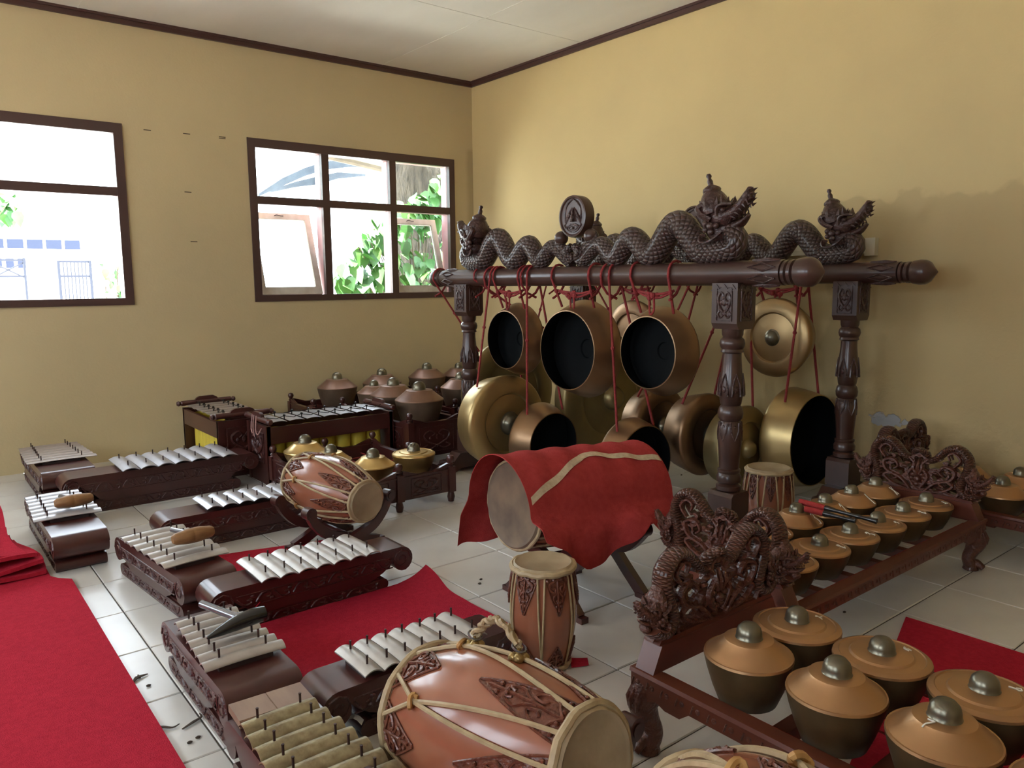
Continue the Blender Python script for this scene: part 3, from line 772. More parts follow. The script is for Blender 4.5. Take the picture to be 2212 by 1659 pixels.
# large low gongs hung square to the beams
def low_gong(label, c, R, open_, mt, tp=.88, depth=None, beam=None, boss=.2, dy=.0, sides=None):
    ax = (0, 1 if open_ else -1, 0); c = Vector(c)
    hl = (c.x-R*.6, c.y, c.z+R*.78); hr = (c.x+R*.6, c.y, c.z+R*.78)
    cords = []
    bl = beam[0]; br = beam[1]
    sd = sides or (-1, 1 if br == bl else -1)
    cords.append((bl, c.y+dy, hl, sd[0])); cords.append((br, c.y+dy+(.05 if br == bl else 0), hr, sd[1]))
    return gong(label, c, R, ax, mt, depth=depth or R*.38, tp=tp, cords=cords, boss=boss, group='lower row of gongs')
F_, B_ = RACK_F, RACK_B
low_gong('huge dull gold gong behind the left-hand rack post', (3.73, 4.76, .455), .43, False, m_gold_d, beam=(F_, B_))
low_gong('bright gold gong with boss, hanging low in front of left-hand rack post', (3.10, 4.02, .395), .315, False, m_gold, beam=(F_, F_), dy=.06, depth=.19, tp=.9)
low_gong('low copper gong with black inside, between golden boss gong and red-covered drum', (3.215, 3.70, .29), .25, True, m_kempul, beam=(F_, F_), depth=.17, tp=.80)
low_gong('huge olive-gold gong with wide boss behind the upper row', (4.0, 3.96, .48), .45, False, m_gold_d, beam=(F_, B_), dy=.3)
low_gong('low gong with black inside peeping out behind red cloth', (3.30, 3.00, .27), .255, True, m_kempul, beam=(F_, F_), depth=.15, tp=.88)
low_gong('dark low gong, leftmost of the three hanging close together', (3.80, 3.30, .385), .255, False, m_kempul, beam=(B_, B_), depth=.16)
low_gong('dark low gong, middle of the three hanging close together', (3.83, 2.97, .375), .255, False, m_kempul, beam=(B_, B_), depth=.17)
low_gong('low gong behind the right-hand turned post of front rack', (3.87, 2.71, .325), .255, False, m_gold_d, beam=(B_, B_), depth=.15, dy=.2)
low_gong('big bright gold gong, black inside, low beside wall-side post', (4.22, 2.505, .362), .305, True, m_gold, tp=.9, depth=.2, beam=(B_, B_))

# ================================================================ metallophones with a wooden trough
def frieze_mesh(L, h, mt, r=.005):
    """running scroll relief in the xz plane, length L"""
    b = MB(); n = max(3, int(L/.07)); st = L/n
    for i in range(n):
        x = -L/2 + st*(i+.5); s = 1 if i % 2 else -1
        c = spline([(x-st*.5, 0, -s*h*.3), (x-st*.15, 0, s*h*.35), (x+st*.25, 0, s*h*.3), (x+st*.25, 0, -s*h*.05), (x+st*.02, 0, 0)], 3)
        b.tube(c, taper(len(c), [r*.8, r*1.2, r*.6]), 5)
        b.ball((x+st*.35, 0, -s*h*.25), r*1.5, 6, 4, (1.5, .6, 1))
    b.tube([(-L/2, 0, h*.5), (L/2, 0, h*.5)], r*.6, 5); b.tube([(-L/2, 0, -h*.5), (L/2, 0, -h*.5)], r*.6, 5)
    return b.mesh('carved_frieze', mt, 60)
_kc = {}
def key_mesh(w, l, arch, mt, bow=.006, th=.004):
    k_ = (round(w, 3), round(l, 3), round(arch, 3), mt.name)
    if k_ in _kc: return _kc[k_]
    b = MB(); nu, nv = 8, 6; v = []
    for layer in (0, 1):
        for i in range(nu+1):
            u = -1+2*i/nu
            for j in range(nv+1):
                t = -1+2*j/nv
                z = arch*(1-u*u) - bow*t*t*.6 - layer*th
                v.append((u*w/2*(1-.015*t*t), t*l/2, z))
    f = []; n1 = (nu+1)*(nv+1); id_ = lambda i, j, q: q*n1+i*(nv+1)+j
    for i in range(nu):
        for j in range(nv):
            f.append((id_(i,j,0), id_(i+1,j,0), id_(i+1,j+1,0), id_(i,j+1,0))); f.append((id_(i,j,1), id_(i,j+1,1), id_(i+1,j+1,1), id_(i+1,j,1)))
    for i in range(nu):
        f.append((id_(i,0,0), id_(i,0,1), id_(i+1,0,1), id_(i+1,0,0))); f.append((id_(i,nv,0), id_(i+1,nv,0), id_(i+1,nv,1), id_(i,nv,1)))
    for j in range(nv):
        f.append((id_(0,j,0), id_(0,j+1,0), id_(0,j+1,1), id_(0,j,1))); f.append((id_(nu,j,0), id_(nu,j,1), id_(nu,j+1,1), id_(nu,j+1,0)))
    b.add(v, f); _kc[k_] = b.mesh('key', mt, 50); return _kc[k_]
PIN = MB().lathe([(.0034, -.012), (.0034, .022), (.004, .0225), (.004, .025), (0, .0255)], 8).mesh('pin', m_pin, 40)

def saron(label, x0, x1, y0, y1, along, H, k0, k1, kc, l0, l1, kmat, rot=0.0, arch=.012, n=7, pin=True, ztop=None, roundend=1.0, plain=False):
    """x0..x1, y0..y1 body box on the floor; keys run from k0 to k1 along the long axis, l0/l1 their lengths at both ends; kc keys' cross centre"""
    cx, cy = (x0+x1)/2, (y0+y1)/2
    L, Wd = (x1-x0, y1-y0) if along == 'x' else (y1-y0, x1-x0)
    rz = (0 if along == 'x' else pi/2) + rot
    o = thing('metallophone', label, 'metallophone', TR(cx, cy, 0) @ RZ(rz), 'trough metallophones on the floor')
    h = L/2; R_ = min(.055, H*.32)
    def end(s):
        c = (h-R_, H-R_); pts = []
        for k in range(0, 15):
            a = radians(90 - k*20); rr = R_ if k < 9 else R_*(1-.06*(k-8))
            pts.append((s*(c[0]+rr*cos(a)), c[1]+rr*sin(a)))
        pts += [(s*(h-R_*2.1), H-R_*1.35), (s*(h-R_*2.7), H-R_*1.75), (s*(h-R_*3.4), H*.36), (s*(h-R_*3.9), H*.30)]
        return pts
    prof = [p for p in end(1)] + [p for p in end(-1)[::-1]]
    b = MB(); b.prism(prof, -Wd/2, Wd/2, XZ); body = put('trough_body', b, o, mat=m_wood)
    hb = h-R_*(2.2 if along == 'x' else .7)
    b = MB(); rr = H*.15
    bp = [(hb-rr + rr*cos(radians(90-k*22.5)), rr + rr*sin(radians(90-k*22.5))) for k in range(9)]
    bp = bp + [(-x, z) for x, z in bp[::-1]]
    b.prism(bp, -Wd*.47, Wd*.47, XZ); b.box(-hb+rr*1.5, hb-rr*1.5, -Wd*.43, Wd*.43, H*.28, H*.34); put('base', b, o, mat=m_wood)
    for s in (-1, 1):
        if plain: break
        f1 = frieze_mesh(L-.2, H*.26, m_woodc); put('carved_frieze', f1, body, TR(0, s*Wd/2, H*.66))
        f2 = frieze_mesh(hb*2-.08, H*.2, m_woodc); put('carved_frieze', f2, o, TR(0, s*Wd*.47, H*.15))
        for e in (-1, 1):
            sp = [(e*(h-R_ + R_*.82*(1-t/16)*cos(t*.75)), 0, H-R_ + R_*.82*(1-t/16)*sin(t*.75)) for t in range(14)]
            b = MB(); b.tube(sp, .004, 5); put('scroll', b, body, TR(0, s*Wd/2, 0), mat=m_woodc)
    # keys
    a0, a1 = k0-(cx if along == 'x' else cy), k1-(cx if along == 'x' else cy)
    off = kc-(cy if along == 'x' else cx)
    if along == 'y': off = -off
    b = MB(); b.box(a0+.012, a1-.012, -Wd*.36, Wd*.36, H, H+.014); b.box(a0+.012, a1-.012, -Wd*.30, -Wd*.24, H+.014, H+.02); b.box(a0+.012, a1-.012, Wd*.24, Wd*.30, H+.014, H+.02); put('key_bed', b, o, mat=m_bed)
    st = (a1-a0)/n
    for i in range(n):
        t = i/(n-1); l = lerp(l0, l1, t); u = a0+st*(i+.5)
        k_ = put('key', key_mesh(st*.975, l, arch, kmat), o, TR(u, off + random.uniform(-.002, .002), H+.0205+.004) @ RZ(random.uniform(-.012, .012)))
        if pin:
            for s in (-1, 1): put('pin', PIN, k_, TR(random.uniform(-.004, .004), s*l*.29, arch))
    return o
saron('dull grey-keyed metallophone nearest the wall at far left', .60, .885, 5.20, 6.2, 'y', .22, 5.44, 6.02, .745, .385, .345, m_key_dull, arch=.006)
saron('longest metallophone with wide pale keys, in front of yellow-tubed instruments', .66, 1.80, 4.95, 5.17, 'x', .22, .965, 1.64, 5.06, .40, .40, m_key_blue, arch=.014)
saron('metallophone with wooden mallet on bluish keys beside folded red cloth', .475, .705, 3.95, 4.92, 'y', .175, 4.23, 4.77, .585, .295, .25, m_key_blue, arch=.010)
saron('metallophone behind the tilted drum, its keys partly hidden', .92, 1.79, 3.92, 4.12, 'x', .175, 1.145, 1.70, 4.03, .255, .255, m_key_blue)
saron('carved metallophone holding a fat wooden mallet, beside white tile strip', .745, .965, 3.05, 3.86, 'y', .175, 3.19, 3.72, .86, .265, .27, m_key, rot=.10, arch=.012)
saron('metallophone with seven arched pale keys between the two red mats', .82, 1.695, 2.845, 3.02, 'x', .175, 1.0, 1.515, 2.93, .285, .285, m_key)
saron('small metallophone with black hammer lying across its narrow keys', .63, .858, 2.08, 2.76, 'y', .175, 2.225, 2.625, .74, .245, .20, m_key, arch=.014)
saron('metallophone partly hidden by the big foreground drum', .832, 1.535, 1.91, 2.075, 'x', .175, .965, 1.40, 2.0, .20, .205, m_key)
saron('metallophone with mottled aged brass keys at the bottom edge', .60, .825, 1.28, 2.02, 'y', .165, 1.46, 1.905, .70, .265, .20, m_key_aged, arch=.018, plain=True)
# worn block on the end of the aged-brass metallophone
b = MB(); b.box(-.10, .10, -.052, .052, 0, .02); b.box(-.10, -.002, -.05, .05, .02, .022); b.box(.002, .10, -.05, .05, .02, .022)
wb = put('wood_block', b, M=TR(.713, 1.965, .1656) @ RZ(-.05), mat=m_raw); tag(wb, 'pale worn wooden block behind the aged brass keys', 'block')
b = MB(); b.tube(spline([(0, 0, 0), (.02, .01, .03), (.05, .0, .05)], 4), [.004]*9, 5)

# mallets
def mallet(label, M_, kind):
    o = thing('mallet', label, 'mallet', M_)
    if kind == 'wood':
        b = MB(); b.lathe([(0, -.088), (.016, -.086), (.024, -.075), (.031, -.03), (.0325, -.006), (.0315, -.004), (.0325, 0), (.0315, .004), (.0325, .008), (.031, .03), (.024, .075), (.016, .086), (0, .088)], 24, RY(pi/2)); put('head', b, o, mat=m_mallet)
        b = MB(); b.cyl((0, .02, .002), (-.03, .155, -.004), .011, 12); put('handle', b, o, mat=m_steel)
    else:
        b = MB(); hp = spline([(.064, 0, 0), (.03, 0, .001), (-.02, -.002, -.004), (-.065, -.006, -.012), (-.1, -.010, -.018)], 4); b.tube(hp, taper(len(hp), [.022, .024, .021, .013, .003]), 12); put('head', b, o, mat=m_blk)
        b = MB(); b.cyl((-.0, .015, .0), (-.045, .185, .004), .0115, 12); b.cyl((-.0, .015, .0), (-.005, .035, .0), .014, 12); put('handle', b, o, mat=m_steel)
    return o
mallet('fat wooden mallet lying on the bluish keys near folded red cloth', TR(.625, 4.315, .25) @ RZ(.05), 'wood')
mallet('fat wooden mallet lying on the carved metallophone beside the tile strip', TR(.905, 3.30, .2705) @ RZ(.10), 'wood')
mallet('black hammer-shaped mallet with grey handle on narrow keys', TR(.775, 2.355, .264) @ RZ(.05) @ SC(1.15, 1.1, 1.1), 'blk')

# ================================================================ keyed instruments over yellow tubes
def gender(label, x0, x1, y0, y1, along, H, nk, l0, l1, kmat, nt, cord=False, off=0.0):
    cx, cy = (x0+x1)/2, (y0+y1)/2
    L, Wd = (x1-x0, y1-y0) if along == 'x' else (y1-y0, x1-x0)
    o = thing('resonator_metallophone', label, 'metallophone', TR(cx, cy, 0) @ RZ(0 if along == 'x' else pi/2), 'metallophones over yellow tubes')
    h = L/2; w = Wd/2
    for e in (-1, 1):
        b = MB(); xx = e*(h-.012)
        b.box(xx-.012, xx+.012, -w, w, .0, H-.012); b.box(xx-.018, xx+.018, -w, -w+.04, 0, H-.01); b.box(xx-.018, xx+.018, w-.04, w, 0, H-.01)
        ep = put('end_panel', b, o, mat=m_wood)
        put('carved_panel', scroll_relief(w-.06, H*.24, m_woodc, r=.008), ep, TR(xx+e*.014, 0, H*.60) @ RZ(e*pi/2))
        b = MB(); b.lathe([(.0, -w-.045), (.014, -w-.043), (.021, -w-.03), (.014, -w-.015), (.02, -w-.008), (.02, w+.008), (.014, w+.015), (.021, w+.03), (.014, w+.043), (0, w+.045)], 14, TR(xx, 0, H+.022) @ RX(-pi/2))
        rl = put('top_roller', b, o, mat=m_wood)
        b = MB(); b.prism([(-.09, 0), (-.075, .02), (-.05, .032), (.05, .032), (.075, .02), (.09, 0)], -.011, .011, YZ); put('crest', b, rl, TR(xx, 0, H+.034), mat=m_wood)
    for s in (-1, 1):
        b = MB(); b.box(-h+.03, h-.03, s*(w-.012)-.012, s*(w-.012)+.012, H-.13, H-.02); put('side_rail', b, o, mat=m_wood)
        b = MB(); b.box(-h+.03, h-.03, s*(w-.012)-.012, s*(w-.012)+.012, .03, .08); put('lower_rail', b, o, mat=m_wood)
    tl = L-.09; st = tl/nt
    tb = MB().lathe([(st*.47, .06), (st*.47, H-.045), (st*.43, H-.045), (st*.43, .06)], 20, closed=True).mesh('resonator_tube', m_yel, 40)
    for i in range(nt): put('resonator_tube', tb, o, TR(-tl/2+st*(i+.5), off*w, 0))
    ks = (L-.07)/nk
    pg = MB().lathe([(.004, 0), (.004, .042), (.009, .046), (.009, .054), (0, .06)], 8).mesh('peg', m_blk, 40)
    for i in range(nk):
        t = i/(nk-1); l = lerp(l0, l1, t); u = -(L-.07)/2+ks*(i+.5)
        put('key', key_mesh(ks*.86, l, .006, kmat, bow=.004, th=.003), o, TR(u, 0, H+.012) @ RY(.02))
        if i:
            for s in (-1, 1): put('peg', pg, o, TR(u-ks*.5, s*l*.27, H-.012))
    for s in (-1, 1):
        b = MB(); pts = []
        for i in range(nk*2+1):
            pts.append((-(L-.07)/2+ks*i/2, s*lerp(l0, l1, i/(nk*2))*.27 + (.012*s if i % 2 else -.012*s), H+.022+(.01 if i % 2 == 0 else 0)))
        b.tube(pts, .0025, 5); put('key_cord', b, o, mat=m_blk)
    if cord:
        b = MB(); xx = -h+.012
        b.tube(spline([(xx-.02, .02, H+.045), (xx-.03, .02, H-.03), (xx-.026, .015, H-.10)], 4), .004, 5)
        b.tube(spline([(xx-.02, -.02, H+.045), (xx-.032, -.03, H-.05), (xx-.03, -.06, H-.075), (xx-.024, -.11, H-.03)], 4), .004, 5)
        b.tube(spline([(xx-.02, .05, H+.045), (xx-.03, .055, H-.04), (xx-.03, .04, H-.08)], 4), .004, 5)
        put('loose_cord', b, o, mat=m_pink)
    return o
gender('dark metallophone over yellow tubes, against window wall with dull keys', 1.65, 2.0, 5.275, 6.08, 'y', .405, 7, .33, .33, m_key_dull, 8, off=.45)
gender('dark metallophone over yellow tubes with bright keys, behind gold kettles', 1.83, 2.76, 4.86, 5.21, 'x', .405, 7, .31, .31, m_key_blue, 7, cord=True, off=-.35)

# ================================================================ kettle gongs
_pc = {}
def kettle_meshes(R, h_low, kind, mt, ml, mb=m_boss, bs=.28):
    k_ = (round(R, 4), round(h_low, 4), kind, mt.name)
    if k_ in _pc: return _pc[k_]
    zs = h_low
    lo = MB(); lo.lathe([(R*.60, 0), (R*.66, .004), (R*.80, zs*.35), (R*.93, zs*.72), (R*.99, zs*.95), (R, zs)], 36); lo.f.append(list(range(36))[::-1])
    if kind == 'dome':
        hd = R*.42
        pr = [(R, zs), (R*.985, zs+.006), (R*.95, zs+hd*.13), (R*.75, zs+hd*.50), (R*.57, zs+hd*.86), (R*.545, zs+hd*.95), (R*.52, zs+hd*.97), (R*.30, zs+hd), (R*.2, zs+hd)]
    else:
        hd = R*.17
        pr = [(R, zs), (R*.99, zs+.006), (R*.95, zs+hd*.45), (R*.87, zs+hd*.62), (R*.85, zs+hd*.50), (R*.66, zs+hd*.60), (R*.62, zs+hd*.82), (R*.4, zs+hd), (R*.2, zs+hd)]
    up = MB(); up.lathe(pr, 40)
    rb = R*bs; z0 = zs+hd-.002
    bo = MB(); bo.lathe([(rb*1.12, z0), (rb*1.0, z0+.004), (rb*.99, z0+rb*.45), (rb*.88, z0+rb*.85), (rb*.6, z0+rb*1.15), (rb*.3, z0+rb*1.27), (0, z0+rb*1.3)], 24)
    top = z0+rb*1.3
    _pc[k_] = (lo.mesh('lower_wall', ml, 50), up.mesh('face', mt, 30), bo.mesh('boss', mb, 60), top, pr)
    return _pc[k_]
GLYPH = {'3': [[(-.5,.8),(0,1),(.45,.75),(.1,.3),(-.1,.2),(.3,.05),(.5,-.4),(.1,-.9),(-.4,-.75)]], '5': [[(.4,1),(-.3,.9),(-.35,.2),(.2,.2),(.5,-.3),(.1,-.9),(-.45,-.7)]],
         '1': [[(0,1),(.05,0),(0,-1)]], 'x': [[(-.6,.8),(.6,-.8)],[(.6,.7),(-.6,-.8)]], '+': [[(-.8,0),(.8,0)],[(0,.7),(.1,-.7)]], '2': [[(-.5,.5),(-.1,.9),(.4,.6),(.1,-.1),(-.5,-.8),(0,-.6),(.55,-.8)]], '7': [[(-.5,.6),(.4,.75),(.2,.1),(-.1,-.8)]], '6': [[(.3,.9),(-.3,.2),(-.3,-.6),(.2,-.8),(.4,-.3),(-.2,-.1)]], ')': [[(-.8,.5),(0,.7),(.5,.3),(.3,-.2),(-.3,-.3)]]}
def kettle(label, x, y, z, R, h_low, kind, mt, ml, group, mark=None, bs=.28, tilt=(0, 0)):
    lo, up, bo, top, pr = kettle_meshes(R, h_low, kind, mt, ml, bs=bs)
    o = thing('kettle_gong', label, 'kettle gong', TR(x, y, z) @ RX(tilt[0]) @ RY(tilt[1]), group)
    put('lower_wall', lo, o); put('face', up, o); put('boss', bo, o)
    if mark:
        g_, ang, rad, sz = mark
        b = MB(); a0 = ang
        def zof(r):
            for (r1, z1), (r2, z2) in zip(pr, pr[1:]):
                if r2 <= r <= r1: return z1 + (z2-z1)*((r1-r)/(r1-r2+1e-9))
            return pr[-1][1]
        for st in GLYPH[g_]:
            pts = []
            for i in range(len(st)-1):
                for k in range(4):
                    t = k/4; pts.append((lerp(st[i][0], st[i+1][0], t), lerp(st[i][1], st[i+1][1], t)))
            pts.append(st[-1])
            c3 = []
            for (u, v) in pts:
                px = rad + -v*sz*.9; py = u*sz*.8
                X_, Y_ = px*cos(a0)-py*sin(a0), px*sin(a0)+py*cos(a0)
                c3.append((X_, Y_, zof(min(math.hypot(X_, Y_), R*.995))+.0016))
            b.tube(c3, .0019, 5)
        put('chalk_mark', b, o, mat=m_chalk)
    return o

# ================================================================ kettle frames with dragon end panels
def claw_leg():
    """cabriole leg, knee towards (-x, -y)"""
    b = MB()
    p = spline([(0, 0, .187), (-.008, -.008, .155), (-.012, -.012, .125), (.0, .0, .085), (.010, .010, .055), (.004, .004, .03), (-.004, -.004, .012)], 5)
    b.tube(p, taper(len(p), [.040, .045, .042, .030, .025, .028, .030]), 14)
    for k in range(4):
        a = radians(225 + (k-1.5)*26); d = Vector((cos(a), sin(a), 0))
        b.tube([tuple(d*.004+Vector((0, 0, .034))), tuple(d*.03+Vector((0, 0, .030))), tuple(d*.050+Vector((0, 0, .014)))], [.016, .0145, .011], 8)
    for k in range(5):
        a = radians(225 + (k-2)*30)
        b.tube([(.040*cos(a)-.004, .040*sin(a)-.004, .178), (.046*cos(a)-.009, .046*sin(a)-.009, .15), (.041*cos(a)-.012, .041*sin(a)-.012, .122)], [.006, .008, .003], 6)
    b.lathe([(.03, 0), (.034, .004), (.03, .016)], 12)
    return b
LEG = claw_leg().mesh('claw_leg', m_red_carve, 60)
def dragon_panel(Wd):
    """pierced end panel in the yz plane (centre y=0, bottom z=0), carved on both faces"""
    h = Wd/2; T = .011
    rnd = random.Random(3)
    ztop = [(0, .225), (.12, .20), (.2, .19), (.3, .205), (.48, .265), (.66, .275), (.76, .25), (.82, .20), (.84, .12), (.80, .05), (.95, .03), (1.02, .0)]
    holes = [(.0, .175, .022, .02), (.11, .13, .016, .022), (.22, .165, .024, .018), (.34, .17, .022, .016), (.47, .22, .03, .02), (.60, .225, .026, .022), (.70, .18, .018, .03), (.56, .165, .022, .018),
             (.42, .115, .016, .02), (.30, .10, .014, .018), (.14, .035, .022, .012), (.30, .035, .026, .014), (.46, .05, .02, .018), (.60, .10, .018, .024), (.72, .09, .012, .022), (.62, .03, .026, .012)]
    def top(y):
        a = abs(y)/h
        for (a0, z0), (a1, z1) in zip(ztop, ztop[1:]):
            if a <= a1: return z0 + (z1-z0)*(a-a0)/(a1-a0)
        return -.1
    def F(y, z):
        v = min(top(y)-z, .4)
        for a, zc, ry, rz in holes:
            for s_ in (-1, 1):
                d = math.hypot((y-s_*a*h)/(ry*1.25), (z-zc)/(rz*1.35))-1 + .18*sin(5*math.atan2(z-zc, y-s_*a*h)+a*20)
                v = min(v, d*min(ry, rz))
        return v
    b = MB(); ny, nz = 72, 34; y0, y1, z0, z1 = -h*1.02, h*1.02, 0, .29
    ys = [lerp(y0, y1, i/ny) for i in range(ny+1)]; zs = [lerp(z0, z1, k/nz) for k in range(nz+1)]
    G = [[F(y, z) for z in zs] for y in ys]
    v = []; f = []
    for i in range(ny):
        for k in range(nz):
            c = [(ys[i], zs[k], G[i][k]), (ys[i+1], zs[k], G[i+1][k]), (ys[i+1], zs[k+1], G[i+1][k+1]), (ys[i], zs[k+1], G[i][k+1])]
            if all(q[2] <= 0 for q in c): continue
            poly = []
            for a in range(4):
                p, q = c[a], c[(a+1) % 4]
                if p[2] > 0: poly.append((p[0], p[1], False))
                if (p[2] > 0) != (q[2] > 0):
                    t = p[2]/(p[2]-q[2]); poly.append((lerp(p[0], q[0], t), lerp(p[1], q[1], t), True))
            n = len(poly)
            if n < 3: continue
            o = len(v); v += [(T, p[0], p[1]) for p in poly] + [(-T, p[0], p[1]) for p in poly]
            f.append(tuple(o+a for a in range(n))); f.append(tuple(o+n+a for a in range(n))[::-1])
            for a in range(n):
                c2 = (a+1) % n
                if poly[a][2] and poly[c2][2]: f.append((o+a, o+n+a, o+n+c2, o+c2))
    b.add(v, f)
    for X in (-T, T):
        for s in (-1, 1):
            for pts, rr in (([(.12, .0), (.30, .06), (.55, .09), (.62, .145), (.45, .165), (.36, .13), (.44, .105)], [.008, .010, .009, .005]), ([(.10, .0), (.42, .018), (.60, .06), (.48, .082), (.37, .06), (.44, .045)], [.008, .009, .005]),
                            ([(.05, .02), (.17, .09), (.06, .15), (.16, .19)], [.009, .010, .005]), ([(.60, .17), (.70, .215), (.60, .25), (.50, .235), (.53, .205)], [.007, .008, .005]), ([(.66, .0), (.75, .06), (.68, .11)], [.009, .009, .004])):
                c = spline([(X, s*h*a, z) for a, z in pts], 4); b.tube(c, taper(len(c), rr), 6)
            for k in range(4): b.ball((X, s*h*rnd.uniform(.15, .78), rnd.uniform(.02, .2)), rnd.uniform(.008, .014), 6, 4, (.6, 1.4, .9))
        b.ball((X, 0, .07), .02, 9, 6, (.7, 1, 1))
        for k in range(9):
            a = 2*pi*k/9; b.ball((X, .033*cos(a), .07+.033*sin(a)), .015, 7, 5, (.5, 1, 1))
        for s in (-1, 0, 1): b.tube(spline([(X, s*.008, .10), (X*1.3, s*.022, .135), (X, s*.02, .18)], 4), taper(9, [.009, .010, .003]), 6)
    return b.mesh('scroll_openwork', m_red_carve, 50)
def naga_small(h, s):
    p = spline([(0, -s*h*.12, .215), (-.012, -s*h*.02, .245), (0, s*h*.1, .225), (.008, s*h*.12, .18), (0, s*h*.28, .20), (0, s*h*.48, .265), (0, s*h*.66, .275), (0, s*h*.80, .23), (0, s*h*.82, .17), (0, s*h*.76, .11), (0, s*h*.72, .06), (0, s*h*.80, .02), (0, s*h*.92, .02), (0, s*h*1.0, .045)], 5)
    b = MB(); b.tube(p, taper(len(p), [.011, .014, .017, .019, .021, .022, .024, .025, .026, .024]), 12, ref=(1, 0, 0), uvs=(75, 5))
    return b.mesh('serpent', m_red_scale, 60)
_pan = {}
def bonang(label, M_, L, Wd, zr, slats, group='kettle frames', ends=(1, 1), legs=((1,1),(1,-1),(-1,1),(-1,-1))):
    """long axis x, rail top at zr"""
    o = thing('bonang_stand', label, 'instrument frame', M_, group)
    h, w = L/2, Wd/2
    for s in (-1, 1):
        b = MB(); y = s*w
        b.prism([(y-s*.032, zr-.018), (y-s*.032, zr), (y+s*.012, zr), (y+s*.016, zr-.01), (y+s*.008, zr-.016), (y+s*.008, zr-.058), (y-s*.022, zr-.062), (y-s*.022, zr-.018)], -h, h, YZ)
        rl = put('side_rail', b, o, mat=m_red_wood)
        b = MB(); n = int(L/.05)
        for i in range(n):
            x = -h+L*(i+.5)/n
            b.ball((x, y+s*.009, zr-.036), .008, 6, 4, (1, .5, 1)); b.tube([(x+.014, y+s*.009, zr-.026), (x+.022, y+s*.009, zr-.05)], .003, 4)
        put('rail_carving', b, rl, mat=m_red_carve)
        for e in (-1, 1):
            b = MB(); b.prism([(e*(h-.04), zr-.058), (e*(h-.20), zr-.058), (e*(h-.17), zr-.082), (e*(h-.12), zr-.082), (e*(h-.09), zr-.07), (e*(h-.04), zr-.09)], y-s*.012, y+s*.008, XZ); put('apron', b, rl, mat=m_red_wood)
    for (ex, ey) in legs:
        put('leg', LEG, o, TR(ex*(h-.035), ey*(w-.03), 0) @ RZ({(-1,-1): 0, (1,-1): pi/2, (1,1): pi, (-1,1): -pi/2}[(ex, ey)]) @ SC(1, 1, (zr-.05)/.185))
    for x in slats:
        b = MB(); b.box(x-.02, x+.02, -w+.02, w-.02, zr-.075, zr-.035); put('cross_slat', b, o, mat=m_red_wood)
    for y in (-w*.75, -w*.12, w*.12, w*.75):
        b = MB(); b.tube([(-h+.05, y, zr-.03), (h-.05, y, zr-.03)], .003, 5); put('string', b, o, mat=m_cord)
    key = round(Wd, 3)
    if key not in _pan: _pan[key] = (dragon_panel(Wd), {s: naga_small(w, s) for s in (-1, 1)})
    pm, nm = _pan[key]
    for k, e in enumerate((-1, 1)):
        if not ends[k]: continue
        x = e*(h-.045)
        b = MB(); b.prism([(-w-.005, zr), (-w+.03, zr+.072), (w-.03, zr+.072), (w+.005, zr)], x-.032, x+.032, YZ)
        b.prism([(-w+.025, zr+.072), (-w+.035, zr+.085), (w-.035, zr+.085), (w-.025, zr+.072)], x-.026, x+.026, YZ)
        ed = put('end_board', b, o, mat=m_red_wood)
        for s in (-1, 1):
            b = MB(); b.tube([(x+s*0+.02, -w*.96, zr+.006), (x+.02, -w+.04, zr+.098)], .004, 5); 
        pl = put('dragon_panel', pm, o, TR(x, 0, zr+.084) @ SC(1.5, .95, .80))
        for s in (-1, 1):
            put('serpent', nm[s], pl); put('dragon_head', HEAD_RED, pl, TR(0, s*w*.97, .045) @ RZ(s*pi/2) @ SC(.44, .44/1.5*1.3, .44/.80*.95))
    return o
ord_ = ['first', 'second', 'third', 'fourth', 'fifth', 'sixth', 'seventh']
# --- middle frame (long axis along x)
B2x0, B2x1, B2y0, B2y1 = 2.17, 3.76, 1.315, 1.86
bonang('red teak kettle frame with dragon panels, in the middle beside front rack post', TR((B2x0+B2x1)/2, (B2y0+B2y1)/2, 0), B2x1-B2x0, B2y1-B2y0, .24, [(2.41+.22*k+.11)-(B2x0+B2x1)/2 for k in range(5)])
mk_b = ['6', '5', '3', '2', '1', 'x']; mk_f = [None, '2', '3', ')', '2', '+']
G2 = 'kettle gongs on middle frame'
for k in range(6):
    x = 2.415+.2215*k; n = ord_[5-k]
    kettle('flat-topped %s, %s from wall-side dragon panel in front row of middle frame' % ('bronze kettle', n), x, 1.47, .2145, .110, .098, 'flat', m_pot, m_pot_lo, G2, (mk_f[k], -.9, .075, .021) if mk_f[k] else None)
    if k > 0: kettle('cone-topped bronze kettle, %s from wall-side dragon panel in back row of middle frame' % n, x-.01, 1.695, .2145, .106, .105, 'dome', m_pot, m_pot_lo, G2, (mk_b[k], -1.3, .078, .026))
